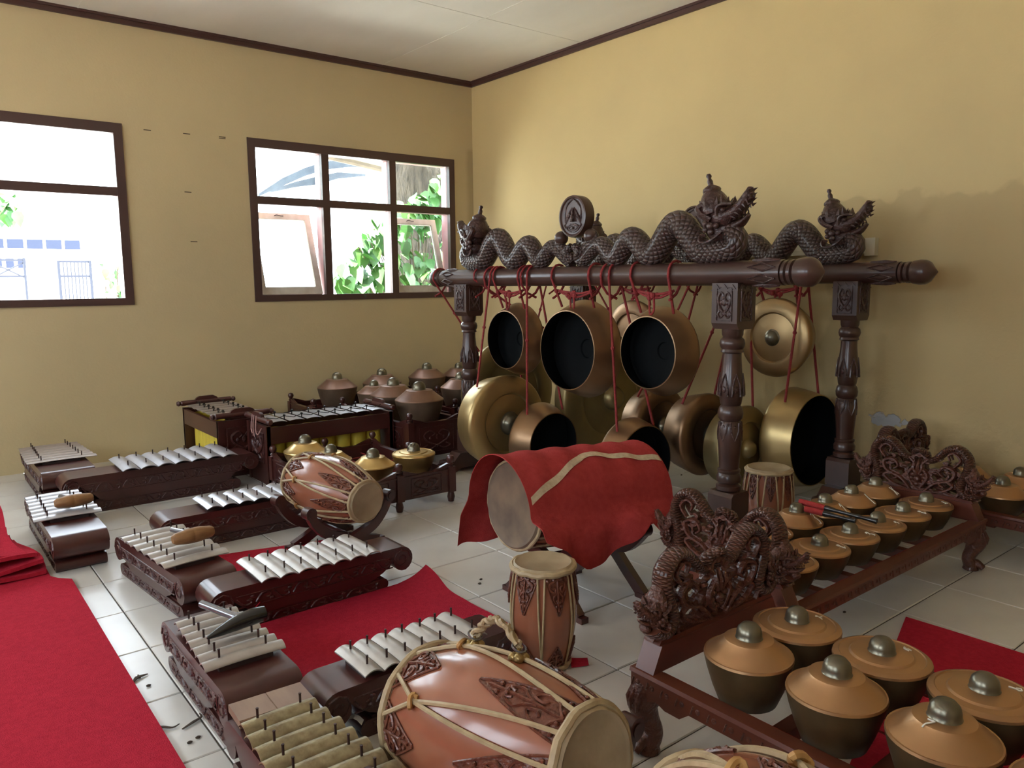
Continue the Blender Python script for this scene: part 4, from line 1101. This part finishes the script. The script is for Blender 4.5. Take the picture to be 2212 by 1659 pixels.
# --- near frame (long axis along y)
B1x0, B1x1, B1y0, B1y1 = 1.525, 2.11, -.55, 1.385
zr1 = .255
M1 = TR((B1x0+B1x1)/2, (B1y0+B1y1)/2, 0) @ RZ(pi/2)
bonang('red teak kettle frame with claw leg in right foreground', M1, B1y1-B1y0, B1x1-B1x0, zr1, [y-(B1y0+B1y1)/2 for y in (.98, .745, .51, .275, .04, -.2, -.4)])
G1 = 'kettle gongs on foreground frame'
dm = [None, '1', '7', None, None]; fm = ['+', ')', '6', None, None]
for k in range(5):
    y = 1.10-.238*k
    kettle('cone-topped bronze kettle, %s from dragon panel in claw-leg row of foreground frame' % ord_[k], 1.648, y, .231, .113, .125, 'dome', m_pot, m_pot_lo, G1, (dm[k], [0, .3, 2.9, 0, 0][k], .052, .02) if dm[k] else None, bs=.29)
    kettle('flat-topped bronze kettle, %s from dragon panel in far row of foreground frame' % ord_[k], 1.892, y+.012, .2295, .118, .125, 'flat', m_pot, m_pot_lo, G1, (fm[k], -.3-.15*k, .078, .020) if fm[k] else None, bs=.27)
# --- wall-side frame
B3x0, B3x1, B3y0, B3y1 = 3.94, 4.50, .25, 1.95
bonang('red teak kettle frame pushed against the right-hand wall', TR((B3x0+B3x1)/2, (B3y0+B3y1)/2, 0) @ RZ(pi/2), B3y1-B3y0, B3x1-B3x0, .22, [y-(B3y0+B3y1)/2 for y in (1.6, 1.36, 1.12, .88, .64)], ends=(0, 1))
G3 = 'kettle gongs on wall-side frame'
for k in range(5):
    kettle('cone-topped dark bronze kettle, %s from dragon panel nearest the right-hand wall' % ord_[k], 4.34, 1.62-.25*k, .1945, .117, .09, 'dome', m_pot, m_pot_lo, G3)
    if k: kettle('dark bronze kettle, %s from dragon panel on room side of wall-side frame' % ord_[k], 4.08, 1.61-.25*k, .1945, .117, .09, 'dome' if k == 1 else 'flat', m_pot, m_pot_lo, G3)

# black-and-red beaters on the middle frame
def beater(label, a, c, a_red):
    a = Vector(a); c = Vector(c); d = (c-a); L = d.length
    M_ = TR(a) @ d.to_track_quat('Z', 'Y').to_matrix().to_4x4()
    o = thing('beater', label, 'beater', M_, 'red-and-black beaters')
    b = MB(); b.lathe([(0, 0), (.011, .001), (.0125, .006), (.0125, a_red), (.010, a_red+.004)], 14); put('wound_grip', b, o, mat=m_cloth)
    b = MB(); b.lathe([(.011, a_red), (.0125, a_red+.01), (.0085, a_red+.05), (.0075, L*.72), (.0105, L*.76), (.0075, L*.80), (.009, L*.9), (.0115, L*.985), (0, L)], 14); put('stick', b, o, mat=m_blk)
beater('black beater with red-wound head lying across kettles, farther one', at_z(1726, 1083, .395), at_z(1897, 1127, .372), .105)
beater('black beater with red-wound head lying across kettles, nearer one', at_z(1738, 1099, .38), at_z(1850, 1126, .37), .075)

# ================================================================ boxes with large kettles
def kettle_box(label, x0, x1, y0, y1, zb, zr, nx, ny, rope_z, group):
    cx, cy = (x0+x1)/2, (y0+y1)/2; w, d = (x1-x0)/2, (y1-y0)/2
    o = thing('kettle_box', label, 'instrument frame', TR(cx, cy, 0), group)
    xs = [-w + 2*w*i/nx for i in range(nx+1)]; ys = [-d + 2*d*i/ny for i in range(ny+1)]
    post = MB().lathe([(0, 0), (.018, .002), (.024, .03), (.02, zb-.012), (.016, zb), (.016, zb+.001)], 12)
    q = .023; post.box(-q, q, -q, q, zb, zr+.012)
    post.lathe([(.02, zr+.012), (.014, zr+.02), (.02, zr+.026), (.012, zr+.034), (.022, zr+.05), (.024, zr+.062), (.018, zr+.077), (0, zr+.084)], 14)
    pm = post.mesh('corner_post', m_wood, 40)
    spots = {(x, -d) for x in xs} | {(x, d) for x in xs} | {(-w, y) for y in ys} | {(w, y) for y in ys}
    for (x, y) in sorted(spots): put('corner_post', pm, o, TR(x, y, 0))
    ph = (zr-zb)*.36
    for s in (-1, 1):
        for a, c in zip(xs, xs[1:]):
            b = MB(); b.box(a+q, c-q, s*d-.012, s*d+.012, zb+.004, zr-.008); b.box(a+q, c-q, s*d-.018, s*d+.018, zr-.008, zr)
            pn = put('side_board', b, o, mat=m_wood)
            put('carved_panel', scroll_relief((c-a)/2-.075, ph, m_woodc, r=.005), pn, TR((a+c)/2, s*(d+.012), (zb+zr)/2))
            for t in (a+q, c-q):
                sg = 1 if t == a+q else -1; b = MB()
                b.prism([(t, zr), (t+sg*.11, zr), (t+sg*.05, zr+.02), (t, zr+.035)], s*d-.01, s*d+.01, XZ)
                put('corner_wing', b, o, mat=m_wood)
        for a, c in zip(ys, ys[1:]):
            b = MB(); b.box(s*w-.012, s*w+.012, a+q, c-q, zb+.004, zr-.008); b.box(s*w-.018, s*w+.018, a+q, c-q, zr-.008, zr)
            pn = put('end_board', b, o, mat=m_wood)
            put('carved_panel', scroll_relief((c-a)/2-.075, ph, m_woodc, r=.005), pn, TR(s*(w+.012), (a+c)/2, (zb+zr)/2) @ RZ(pi/2))
            for t in (a+q, c-q):
                sg = 1 if t == a+q else -1; b = MB()
                b.prism([(t, zr), (t+sg*.11, zr), (t+sg*.05, zr+.02), (t, zr+.035)], s*w-.01, s*w+.01, YZ)
                put('corner_wing', b, o, mat=m_wood)
    b = MB()
    for i in range(nx):
        for f in (.28, .72): x = lerp(xs[i], xs[i+1], f); b.cyl((x, -d+.01, rope_z), (x, d-.01, rope_z), .005, 6)
    for j in range(ny):
        for f in (.28, .72): y = lerp(ys[j], ys[j+1], f); b.cyl((-w+.01, y, rope_z), (w-.01, y, rope_z), .005, 6)
    put('support_cord', b, o, mat=m_cord)
    return o
GB = 'boxes carrying large kettles'
kettle_box('tall maroon kettle box beside the gong racks, front corner knob showing', 2.80, 3.24, 4.69, 5.74, .06, .315, 1, 2, .235, GB)
kettle_box('maroon kettle box along the window wall at the corner', 2.58, 4.36, 5.81, 6.26, .06, .315, 3, 1, .235, GB)
kettle_box('small maroon kettle box hidden behind big hanging gong', 3.44, 3.88, 5.05, 5.52, .06, .315, 1, 1, .235, GB)
kettle_box('low maroon kettle box holding gold kettles behind tilted drum', 1.83, 2.545, 3.80, 4.77, .062, .205, 2, 2, .15, GB)
GK = 'large kettles by the window wall'
def big(label, x, y, R=.178, h=.205, z=.24, bs=.27): kettle(label, x, y, z, R, h, 'dome', m_ken, m_ken_lo, GK, bs=bs)
big('large brown kettle in front, nearest corner knob of the tall box', 3.015, 4.90, .182, .21)
big('large brown kettle in the middle of the tall box', 3.005, 5.265, .178, .21)
big('large brown kettle at the window end of the tall box', 3.01, 5.585, .138, .19)
big('large dark brown kettle farthest left by the window wall', 2.90, 6.03, .168, .20)
big('large brown kettle half hidden behind two others by the window wall', 3.33, 6.03, .17, .20)
big('large brown kettle under the gap between window and wall corner', 3.80, 6.03, .172, .215)
big('large pale kettle peeping out left of big hanging gong', 3.66, 5.285, .17, .205)
big('dark kettle at wall corner mostly hidden by hanging gong', 4.16, 6.03, .16, .20)
GG = 'gold kettles in low box'
kettle('shiny gold cone-topped kettle at back left of low box', 1.975, 4.60, .155, .135, .105, 'dome', m_brass, m_brass_lo, GG, bs=.30)
kettle('gold kettle almost hidden behind the tilted drum, only boss showing', 1.995, 4.27, .155, .125, .10, 'dome', m_brass, m_brass_lo, GG, bs=.30)
kettle('shiny gold cone-topped kettle right behind the tilted drum head', 2.125, 3.985, .155, .128, .10, 'dome', m_brass, m_brass_lo, GG, bs=.30)
kettle('flat-topped shiny gold kettle nearest right end of low box', 2.405, 3.99, .155, .132, .125, 'flat', m_brass, m_brass_lo, GG, bs=.29)

# ================================================================ barrel drums
def axis_M(p, q, roll=0.0):
    p = Vector(p); q = Vector(q); d = q-p
    return TR(p) @ d.to_track_quat('Z', 'Y').to_matrix().to_4x4() @ RZ(roll), d.length
def drum(label, p, q, r1, r2, rm, nst=8, tm=.55, name='barrel_drum', roll=0.0, handle=None, wedge=True, skin=m_skin, lean=.5, hoop=.009, ysplit=.8, group=None, strap=.0055, wl=.42, knots=True):
    """z=0: first head, z=L: second head"""
    M_, L = axis_M(p, q, roll)
    o = thing(name, label, 'drum', M_, group)
    def rad(z):
        t = max(0, min(1, z/L))
        if t < tm: u = t/tm; return r1 + (rm-r1)*sin(u*pi/2)**1.0
        u = (1-t)/(1-tm); return r2 + (rm-r2)*sin(u*pi/2)**1.0
    b = MB(); N_ = 24; b.lathe([(rad(L*i/N_)-.001, lerp(.004, L-.004, i/N_)) for i in range(N_+1)], 48); put('shell', b, o, mat=m_shell)
    for z, r, s in ((0, r1, -1), (L, r2, 1)):
        b = MB(); b.lathe([(r+.004, z-s*.022), (r+.006, z-s*.004), (r*.99, z+s*.003), (r*.94, z+s*.001), (r*.9, z-s*.0015), (0, z-s*.0015)], 44); put('drum_skin', b, o, mat=skin)
        b = MB(); b.tube([((r+hoop*.8)*cos(2*pi*k/40), (r+hoop*.8)*sin(2*pi*k/40), z-s*.012+.002*sin(k*1.7)) for k in range(40)], hoop, 8, closed=True); put('hoop', b, o, mat=m_hide)
    # straps: V from second head, tied into one towards the first
    zt = L*ysplit
    for i in range(nst):
        a = 2*pi*i/nst; da = 2*pi/nst*lean
        def pts(a0, z0, a1, z1, n=12):
            out = []
            for k in range(n+1):
                t = k/n; z = lerp(z0, z1, t); aa = lerp(a0, a1, t); rr = rad(z)+strap*.8; out.append((rr*cos(aa), rr*sin(aa), z))
            return out
        b = MB()
        b.tube(pts(a-da*.5, .012, a, zt), strap, 6); b.tube(pts(a+da*.5, .012, a, zt), strap, 6)
        b.tube(pts(a, zt, a-da*.55, L-.012, 6), strap, 6); b.tube(pts(a, zt, a+da*.55, L-.012, 6), strap, 6)
        st = put('strap', b, o, mat=m_hide)
        if knots:
            rr = rad(zt)+strap
            b = MB(); R2 = strap*2.6
            b.tube([(rr*cos(a)+R2*cos(t)*(-sin(a))+R2*.5*sin(t)*cos(a)+.2*R2*cos(a), rr*sin(a)+R2*cos(t)*cos(a)+R2*.5*sin(t)*sin(a)+.2*R2*sin(a), zt+strap*.6*sin(2*t)) for t in [2*pi*k/12 for k in range(12)]], strap*1.05, 6, closed=True)
            put('strap_knot', b, st, mat=m_knot)
    # carved wedges growing from both heads
    if wedge:
        for (zA, sg) in ((0, 1), (L, -1)):
            for i in range(nst):
                a = 2*pi*(i+.5)/nst; hw = pi/nst*.82; Lw = L*wl*(1 if zA == 0 else .62)
                def S3(u, v, lift=.002):
                    z = zA + sg*(.022 + v*Lw); aa = a + u*hw*(1-v); rr = rad(z)+lift; return (rr*cos(aa), rr*sin(aa), z)
                b = MB()
                fr = [S3(-1, k/8*.97) for k in range(9)] + [S3(1, k/8*.97) for k in range(8, -1, -1)]
                b.tube(fr, .0032, 5)
                v_ = []; f_ = []
                for k in range(7):
                    for u in (-1, -.5, 0, .5, 1): v_.append(S3(u, k/6*.97, .0008))
                for k in range(6):
                    for u in range(4): f_.append((k*5+u, k*5+u+1, k*5+u+6, k*5+u+5))
                b.add(v_, f_)
                for s in (-1, 1):
                    c = [S3(s*u, v, .003) for u, v in ((0, .02), (.35, .10), (.72, .16), (.75, .30), (.4, .36), (.25, .26), (.45, .22))]; b.tube(spline(c, 3), .0042, 5)
                    c = [S3(s*u, v, .003) for u, v in ((0, .3), (.3, .42), (.7, .5), (.55, .62), (.25, .55))]; b.tube(spline(c, 3), .0036, 5)
                    for u, v in ((.8, .06), (.3, .05), (.55, .72), (.15, .62)): b.ball(S3(s*u, v, .003), .006, 6, 4)
                b.tube(spline([S3(0, .02, .003), S3(.05, .4, .004), S3(0, .85, .003)], 4), .004, 5)
                put('carved_wedge', b, o, mat=m_shellc)
    if handle is not None:
        a, zA, zB_ = handle
        def at(z, lift): rr = rad(z)+lift; return Vector((rr*cos(a), rr*sin(a), z))
        for z in (zA, zB_):
            b = MB(); c = at(z, .004); e1 = Vector((-sin(a), cos(a), 0)); e2 = Vector((0, 0, 1))
            for k in range(4):
                t = pi/4+k*pi/2; b.ball(tuple(c+e1*.013*cos(t)+e2*.013*sin(t)), .0135, 9, 7)
            b.cyl(c, at(z, .026), .005, 8); rs = put('brass_rosette', b, o, mat=m_brass_lo)
            b = MB(); cc = at(z, .028); nrm = Vector((cos(a), sin(a), 0))
            b.tube([tuple(cc + e1*.019*cos(t) + (e2*.7+nrm*.5)*.019*sin(t)) for t in [2*pi*k/16 for k in range(16)]], .0026, 6, closed=True); put('ring', b, rs, mat=m_steel)
        b = MB(); n = 46
        for st in range(3):
            pt = []
            for k in range(n+1):
                t = k/n; z = lerp(zA, zB_, t); base = at(z, .028+.045*sin(pi*t)); ph = t*26+st*2.094
                pt.append(tuple(base + Vector((-sin(a), cos(a), 0))*.009*sin(ph) + Vector((cos(a), sin(a), 0))*.006*cos(ph*1.0+st)))
            b.tube(pt, .0062, 6)
        put('braided_handle', b, o, mat=m_hide)
    return o

# front drum, tilted kendang, covered kendang
def plank(b, path, wid, x0, x1):
    P = spline([(0, p[0], p[1]) for p in path], 6); n = len(P); w = taper(n, wid); L_ = []; R_ = []
    for i in range(n):
        t = (P[min(i+1, n-1)]-P[max(i-1, 0)]).normalized(); nr = Vector((0, -t.z, t.y))
        a = P[i]+nr*w[i]/2; c = P[i]-nr*w[i]/2; L_.append((a.y, a.z)); R_.append((c.y, c.z))
    v = [(x, *p) for x in (x0, x1) for p in L_+R_]; m2 = 2*n; f = []
    for i in range(n-1):
        f += [(i, i+1, n+i+1, n+i), (m2+i, m2+n+i, m2+n+i+1, m2+i+1), (i, m2+i, m2+i+1, i+1), (n+i, n+i+1, m2+n+i+1, m2+n+i)]
    f += [(0, n, m2+n, m2), (n-1, m2+n-1, m2+2*n-1, 2*n-1)]
    return b.add(v, f)
def x_stand(label, p, q, r, span, out=1.30, rise=0.0):
    """two crossed-leg frames cradling a drum whose axis runs p-q; r its largest radius"""
    p = Vector(p); q = Vector(q); c = (p+q)/2; ang = math.atan2(q.y-p.y, q.x-p.x); sl = (q.z-p.z)/math.hypot(q.x-p.x, q.y-p.y)
    r = (r+.016)/cos(math.atan(sl))
    o = thing('drum_stand', label, 'drum stand', TR(c.x, c.y, 0) @ RZ(ang), 'carved drum stands')
    mid = []
    for e in (-1, 1):
        zc = c.z + e*span/2*sl
        zx = max(.026, zc-r-.04); zt = zc-r*.25+rise; mid.append((e*span/2, 0, zx))
        for s in (-1, 1):
            x = e*span/2 + s*.017
            b = MB(); plank(b, [(-s*r*1.0, .012), (-s*r*.55, zx*.5), (0, zx), (s*r*.68, zc-r*1.0), (s*r*1.10, zc-r*.62), (s*r*out, zt)], [.046, .046, .046, .048, .045, .04], x-.016, x+.016)
            lg = put('curved_leg', b, o, mat=m_wood)
            b = MB(); b.cyl((x-.024, s*r*out, zt), (x+.024, s*r*out, zt), .030, 20); b.cyl((x-.028, s*r*out, zt), (x+.028, s*r*out, zt), .018, 14); put('scroll_end', b, lg, mat=m_wood)
            b = MB(); b.box(x-.018, x+.018, -s*r*1.0-.035, -s*r*1.0+.035, 0, .022); put('toe', b, lg, mat=m_wood)
    b = MB(); b.cyl(mid[0], mid[1], .018, 10); put('stretcher', b, o, mat=m_wood)
    return o

# --- big drum in the foreground
p1 = at_d(1288, 1655, 1.63); p2 = at_d(932, 1530, 2.04)
drum('big red-brown barrel drum with braided handle in the foreground', p1, p2, .114, .156, .185, 6, tm=.60, roll=.62, handle=(1.16, .24, .40), lean=.55, hoop=.011, strap=.006, ysplit=.74)
x_stand('dark stand with round scroll ends under the foreground drum', p1, p2, .185, .30)
# --- tilted drum behind the metallophones
p1 = at_d(793, 1084, 3.72); p2 = at_d(655, 1032, 4.06)
drum('small red-brown barrel drum tilted on a stand behind metallophones', p1, p2, .092, .128, .158, 7, tm=.58, roll=.35, handle=(3.45, .30, .40), lean=.5, hoop=.009, ysplit=.72, knots=True)
x_stand('dark stand with curled legs under the tilted drum', p1, p2, .158, .26)
# --- drum under the red cloth
pL = at_d(1106, 1092, 3.02); pR = at_d(1368, 1052, 3.42)
drum('large barrel drum hidden under red cloth, its stained skin showing', pL, pR, .165, .14, .185, 8, tm=.5, skin=m_skin_d, lean=.5)
x_stand('dark carved cross-legged stand under the red-covered drum', pL, pR, .185, .36, out=1.13, rise=-.06)
# --- upright drums
drum('tall upright drum with laced rawhide in the centre of the room', (1.665, 1.93, .365), (1.665, 1.93, .0), .098, .080, .117, 6, tm=.45, roll=.25, lean=.22, hoop=.0105, name='upright_drum', wl=.36, ysplit=.95, strap=.0036, knots=False, group='upright drums')
drum('short upright drum beside the front rack post and bonang kettles', (3.53, 2.27, .335), (3.53, 2.27, .0), .108, .09, .126, 8, tm=.5, roll=.5, lean=.5, hoop=.0095, name='upright_drum', wl=.40, ysplit=.93, strap=.005, knots=False, group='upright drums')
# --- drum cut by the lower edge of the picture
p1 = at_d(1500, 1792, 1.32); p2 = at_d(1775, 1925, 1.02)
drum('pale-hooped drum cut off by the bottom edge of the picture', p1, p2, .105, .12, .145, 8, roll=.3, hoop=.013, ysplit=.74, strap=.0065)
x_stand('dark stand under the drum cut off by bottom edge', p1, p2, .145, .26)

# ================================================================ cloths and carpets
def cloth_grid(nu, nv, fn, th, mt, name, back=None):
    b = MB(); v = []; f = []
    for l in (0, 1):
        for i in range(nu+1):
            for j in range(nv+1):
                p = Vector(fn(i/nu, j/nv)); v.append(p - Vector((0, 0, th))*l if l else p)
    n1 = (nu+1)*(nv+1); I = lambda i, j, l: l*n1+i*(nv+1)+j
    for i in range(nu):
        for j in range(nv):
            f.append((I(i,j,0), I(i+1,j,0), I(i+1,j+1,0), I(i,j+1,0))); f.append((I(i,j,1), I(i,j+1,1), I(i+1,j+1,1), I(i+1,j,1)))
    for i in range(nu):
        f.append((I(i,0,0), I(i,0,1), I(i+1,0,1), I(i+1,0,0))); f.append((I(i,nv,0), I(i+1,nv,0), I(i+1,nv,1), I(i,nv,1)))
    for j in range(nv):
        f.append((I(0,j,0), I(0,j+1,0), I(0,j+1,1), I(0,j,1))); f.append((I(nu,j,0), I(nu,j,1), I(nu,j+1,1), I(nu,j+1,0)))
    b.add(v, f); return b.mesh(name, mt, 60)
# cloth draped over the drum
d_ = (pR-pL); ax = d_.normalized(); side = ax.cross(Vector((0, 0, 1))).normalized()   # points towards the camera side
RD = .205
HEM = [.40, .33, .235, .25, .30, .36, .27, .27]
def drape(s, t):
    """s along the drum, t from far hem (0) to near hem (1)"""
    e = lerp(-.10, 1.04, s); base = pL + d_*e
    u = (t-.5)*2; near = u > 0; u = abs(u)
    rr = RD*lerp(1.0, 1.02, sin(s*pi))
    split = .42
    sd = side if near else -side
    if u < split:
        a = u/split*radians(88)
        P_ = base + Vector((0, 0, rr*cos(a))) + sd*rr*sin(a)
    else:
        k = (u-split)/(1-split)
        if near: hem = HEM[min(7, int(s*7))]*(1-(s*7) % 1) + HEM[min(7, int(s*7)+1)]*((s*7) % 1)
        else: hem = .22
        z = lerp(base.z, hem, k)
        P_ = Vector((base.x, base.y, z)) + sd*(rr + .045*min(1, k*2.5) + .02*sin(s*9+1)*k + .012*sin(s*23)*k + .03*k)
    return P_ + Vector((0, 0, .004*sin(s*31+t*17)))
cl = put('red_cloth', cloth_grid(40, 48, drape, .004, m_cloth, 'red_cloth')); tag(cl, 'red felt cloth with a tape stripe draped over a drum', 'cloth')
b = MB(); v = []; f = []; nT = 26
for i in range(nT+1):
    s = lerp(.015, .985, i/nT); tt = lerp(.672, .548, min(1, s/.48)) if s < .48 else lerp(.548, .60, (s-.48)/.52)
    tt += .006*sin(s*3)
    for dt in (-.010, .010):
        q = drape(s, tt+dt); nr = (side*.8+Vector((0, 0, .6))).normalized(); v.append(q+nr*.0035)
f = [(2*i, 2*i+2, 2*i+3, 2*i+1) for i in range(nT)]
b.add(v, f); put('tape_stripe', b.mesh('tape_stripe', m_tape, 60), cl)

def flat_cloth(name, label, poly_fn, nu, nv, wob, th=.006, cat='carpet', mt=m_felt, z0=.002):
    def fn(u, v):
        x, y, z = poly_fn(u, v); return (x, y, z0+th + z + wob*(.5+.5*sin(u*9+v*7)*sin(v*11-u*3)))
    o = put(name, cloth_grid(nu, nv, fn, th, mt, name)); return tag(o, label, cat)
def quad(a, b_, c, d):
    def fn(u, v):
        p = Vector(a).lerp(Vector(b_), u); q = Vector(d).lerp(Vector(c), u); r_ = p.lerp(q, v); return (r_.x, r_.y, 0)
    return fn
flat_cloth('carpet', 'long red felt carpet covering the floor along left edge', lambda u, v: (lerp(-1.6, lerp(.50, .525, v) - .07*max(0, min(1, (v*5.35-1.0-3.86)/.06)), u), lerp(-1.0, 4.35, v), 0), 30, 107, .003)
def mat1(u, v):
    x = lerp(.88, 1.78+.02*sin(v*8), u); y = lerp(2.085, lerp(2.848, 2.905, max(0, u*5-4)), v) + u*(.0); x += (1-v)*(-.02)
    z = .03*max(0, (u-.86)/.14)**2*max(0, (v-.72)/.28)
    x += -.10*max(0, .55-v)*u
    return (x, y, z)
flat_cloth('carpet', 'red felt mat between the two front metallophones', mat1, 36, 30, .004)
flat_cloth('carpet', 'red felt mat under the middle metallophones and tilted drum stand', quad((1.04, 3.035), (1.60, 3.035), (1.66, 3.60), (1.02, 3.76)), 20, 20, .004)
flat_cloth('carpet', 'red felt mat on the floor right of and under the foreground kettles', quad((1.75, -.4), (3.03, -.4), (2.975, 1.29), (1.9, .95)), 24, 24, .004)
def sliver(label, pts, z):
    b = MB(); c = sum((Vector((p[0], p[1], 0)) for p in pts), Vector())/len(pts)
    b.prism([(p[0], p[1]) for p in pts], z, z+.006); o = put('felt_scrap', b, mat=m_felt); return tag(o, label, 'scrap')
def sagging(name, label, c, M_, nu=14, nv=14, sx=.4, sy=.3, fold=.05, mt=m_felt):
    def fn(u, v):
        x = (u-.5)*sx; y = (v-.5)*sy
        return (x, y, .012 + fold*abs(sin(u*3.1+v*1.7))**1.5 + .02*sin(v*6+u*2)**2)
    o = put(name, cloth_grid(nu, nv, fn, .008, mt, name)); o.matrix_world = M_; return tag(o, label, 'cloth')
# folded pile at the left edge
fp = thing('folded_cloth', 'heap of folded red felt against the left edge', 'cloth', TR(.26, 4.12, .022) @ RZ(.12))
for k in range(4):
    def fn(u, v, k=k):
        x = lerp(-.42, .165-.02*k + .02*sin(v*5+k), u); y = lerp(-.16+.015*k, .30+.05*k, v)
        z = .02 + k*.032 + .02*sin(u*5+k*2+v*3)*(.5+.5*k/3) + (.10*v**2*(1-u*.4) if k == 3 else 0) + .02*v
        return (x, y, z)
    put('fold', cloth_grid(16, 14, fn, .018, m_felt, 'fold'), fp)
# felt scraps poking out under metallophones, with pale backing
def flap(label, px, py, z, w, h, rz, curl):
    def fn(u, v):
        x = (u-.5)*w*(1-.25*v); y = -v*h; return (x, y, curl*v*v)
    o = put('felt_scrap', cloth_grid(8, 8, fn, .005, m_felt, 'felt_scrap')); p = at_z(px, py, z)
    o.matrix_world = TR(p) @ RZ(rz); return tag(o, label, 'felt scrap')
flap('red felt corner poking out under the longest metallophone', 225, 1050, .05, .14, .13, .2, .05)
flap('red felt corner poking out behind narrow-keyed metallophone', 527, 1318, .05, .10, .08, .8, .05)
flap('red felt scrap at the foot of the tall upright drum', 1233, 1430, .006, .06, .06, .9, .004)

# ---- litter on the tiles
def litter(label, px, py, k, rz=0.0):
    p = at_z(px, py, .0); b = MB()
    if k == 'leaf':
        b.tube(spline([(-.03, 0, .004), (-.005, .008, .007), (.03, -.004, .004)], 4), taper(9, [.002, .009, .003]), 6, flat=.4)
        b.tube(spline([(0, 0, .005), (.012, .02, .005)], 4), .003, 5)
    elif k == 'long': b.tube(spline([(-.04, 0, .004), (0, .004, .006), (.03, .01, .005), (.038, .03, .006)], 4), taper(13, [.003, .006, .004, .002]), 6, flat=.4)
    else: b.ball((0, 0, .004), .006, 7, 5, (1.4, 1, .6))
    o = put('dry_leaf' if k != 'seed' else 'seed', b, mat=m_debris); o.location = (p.x, p.y, 0); o.rotation_euler.z = rz; return tag(o, label, 'litter')
litter('dark dry leaf curl on the tiles beside red carpet edge', 303, 1467, 'leaf', .6)
litter('flat dry leaf at the red carpet edge', 350, 1576, 'long', -.9)
litter('thin folded dry leaf on tiles left of the carved trough', 420, 1564, 'long', .3)
litter('small seed on tiles below dry leaf curl', 321, 1483, 'seed')
litter('small seed near grout line at lower left', 410, 1606, 'seed')
litter('seed on tiles under the thin folded leaf', 428, 1595, 'seed')
litter('seed on the tiles left of tall upright drum', 1039, 1253, 'seed')
litter('tiny seed just below the seed left of tall drum', 1036, 1262, 'seed')
litter('dark speck on tiles near the red mat on the right', 1824, 1324, 'seed')
litter('speck on red carpet at left', 197, 1433, 'seed')
litter('speck on tiles by far gong feet', 1472, 1027, 'seed')
# long crack-like chip on a right-hand tile joint
b = MB(); q = at_z(2000, 1325); b.tube([(-.10, .0, .001), (0, -.012, .0015), (.08, -.016, .001)], [.001, .004, .001], 5)
# plastic bag scrap by the tilted drum and metal plate under the near metallophone
b = MB(); v = []
for i in range(6):
    for j in range(4): v.append(((i-2.5)*.022, (j-1.5)*.03, .02+.03*math.sin(i*1.3)*math.cos(j*1.1)+.012*j))
b.add(v, [(i*4+j, i*4+j+1, i*4+j+5, i*4+j+4) for i in range(5) for j in range(3)])
pz = at_z(698, 1130, .05); o = put('plastic_scrap', b, M=TR(pz.x, pz.y, .03) @ RZ(.3), mat=m_plastic); tag(o, 'crumpled clear plastic under the tilted drum', 'plastic')
b = MB(); v = []
for i in range(7):
    for j in range(3): v.append(((i-3)*.012, (j-1)*.014*(1-.1*i), .03+.012*sin(i*.9)+.02*i/6))
b.add(v, [(i*3+j, i*3+j+1, i*3+j+4, i*3+j+3) for i in range(6) for j in range(2)])
pz = at_z(757, 1560, .06); o = put('tin_strip', b, M=TR(pz.x, pz.y, .03) @ RZ(2.4), mat=m_plastic); tag(o, 'curled pale strip leaning on the trough beside big drum', 'strip')
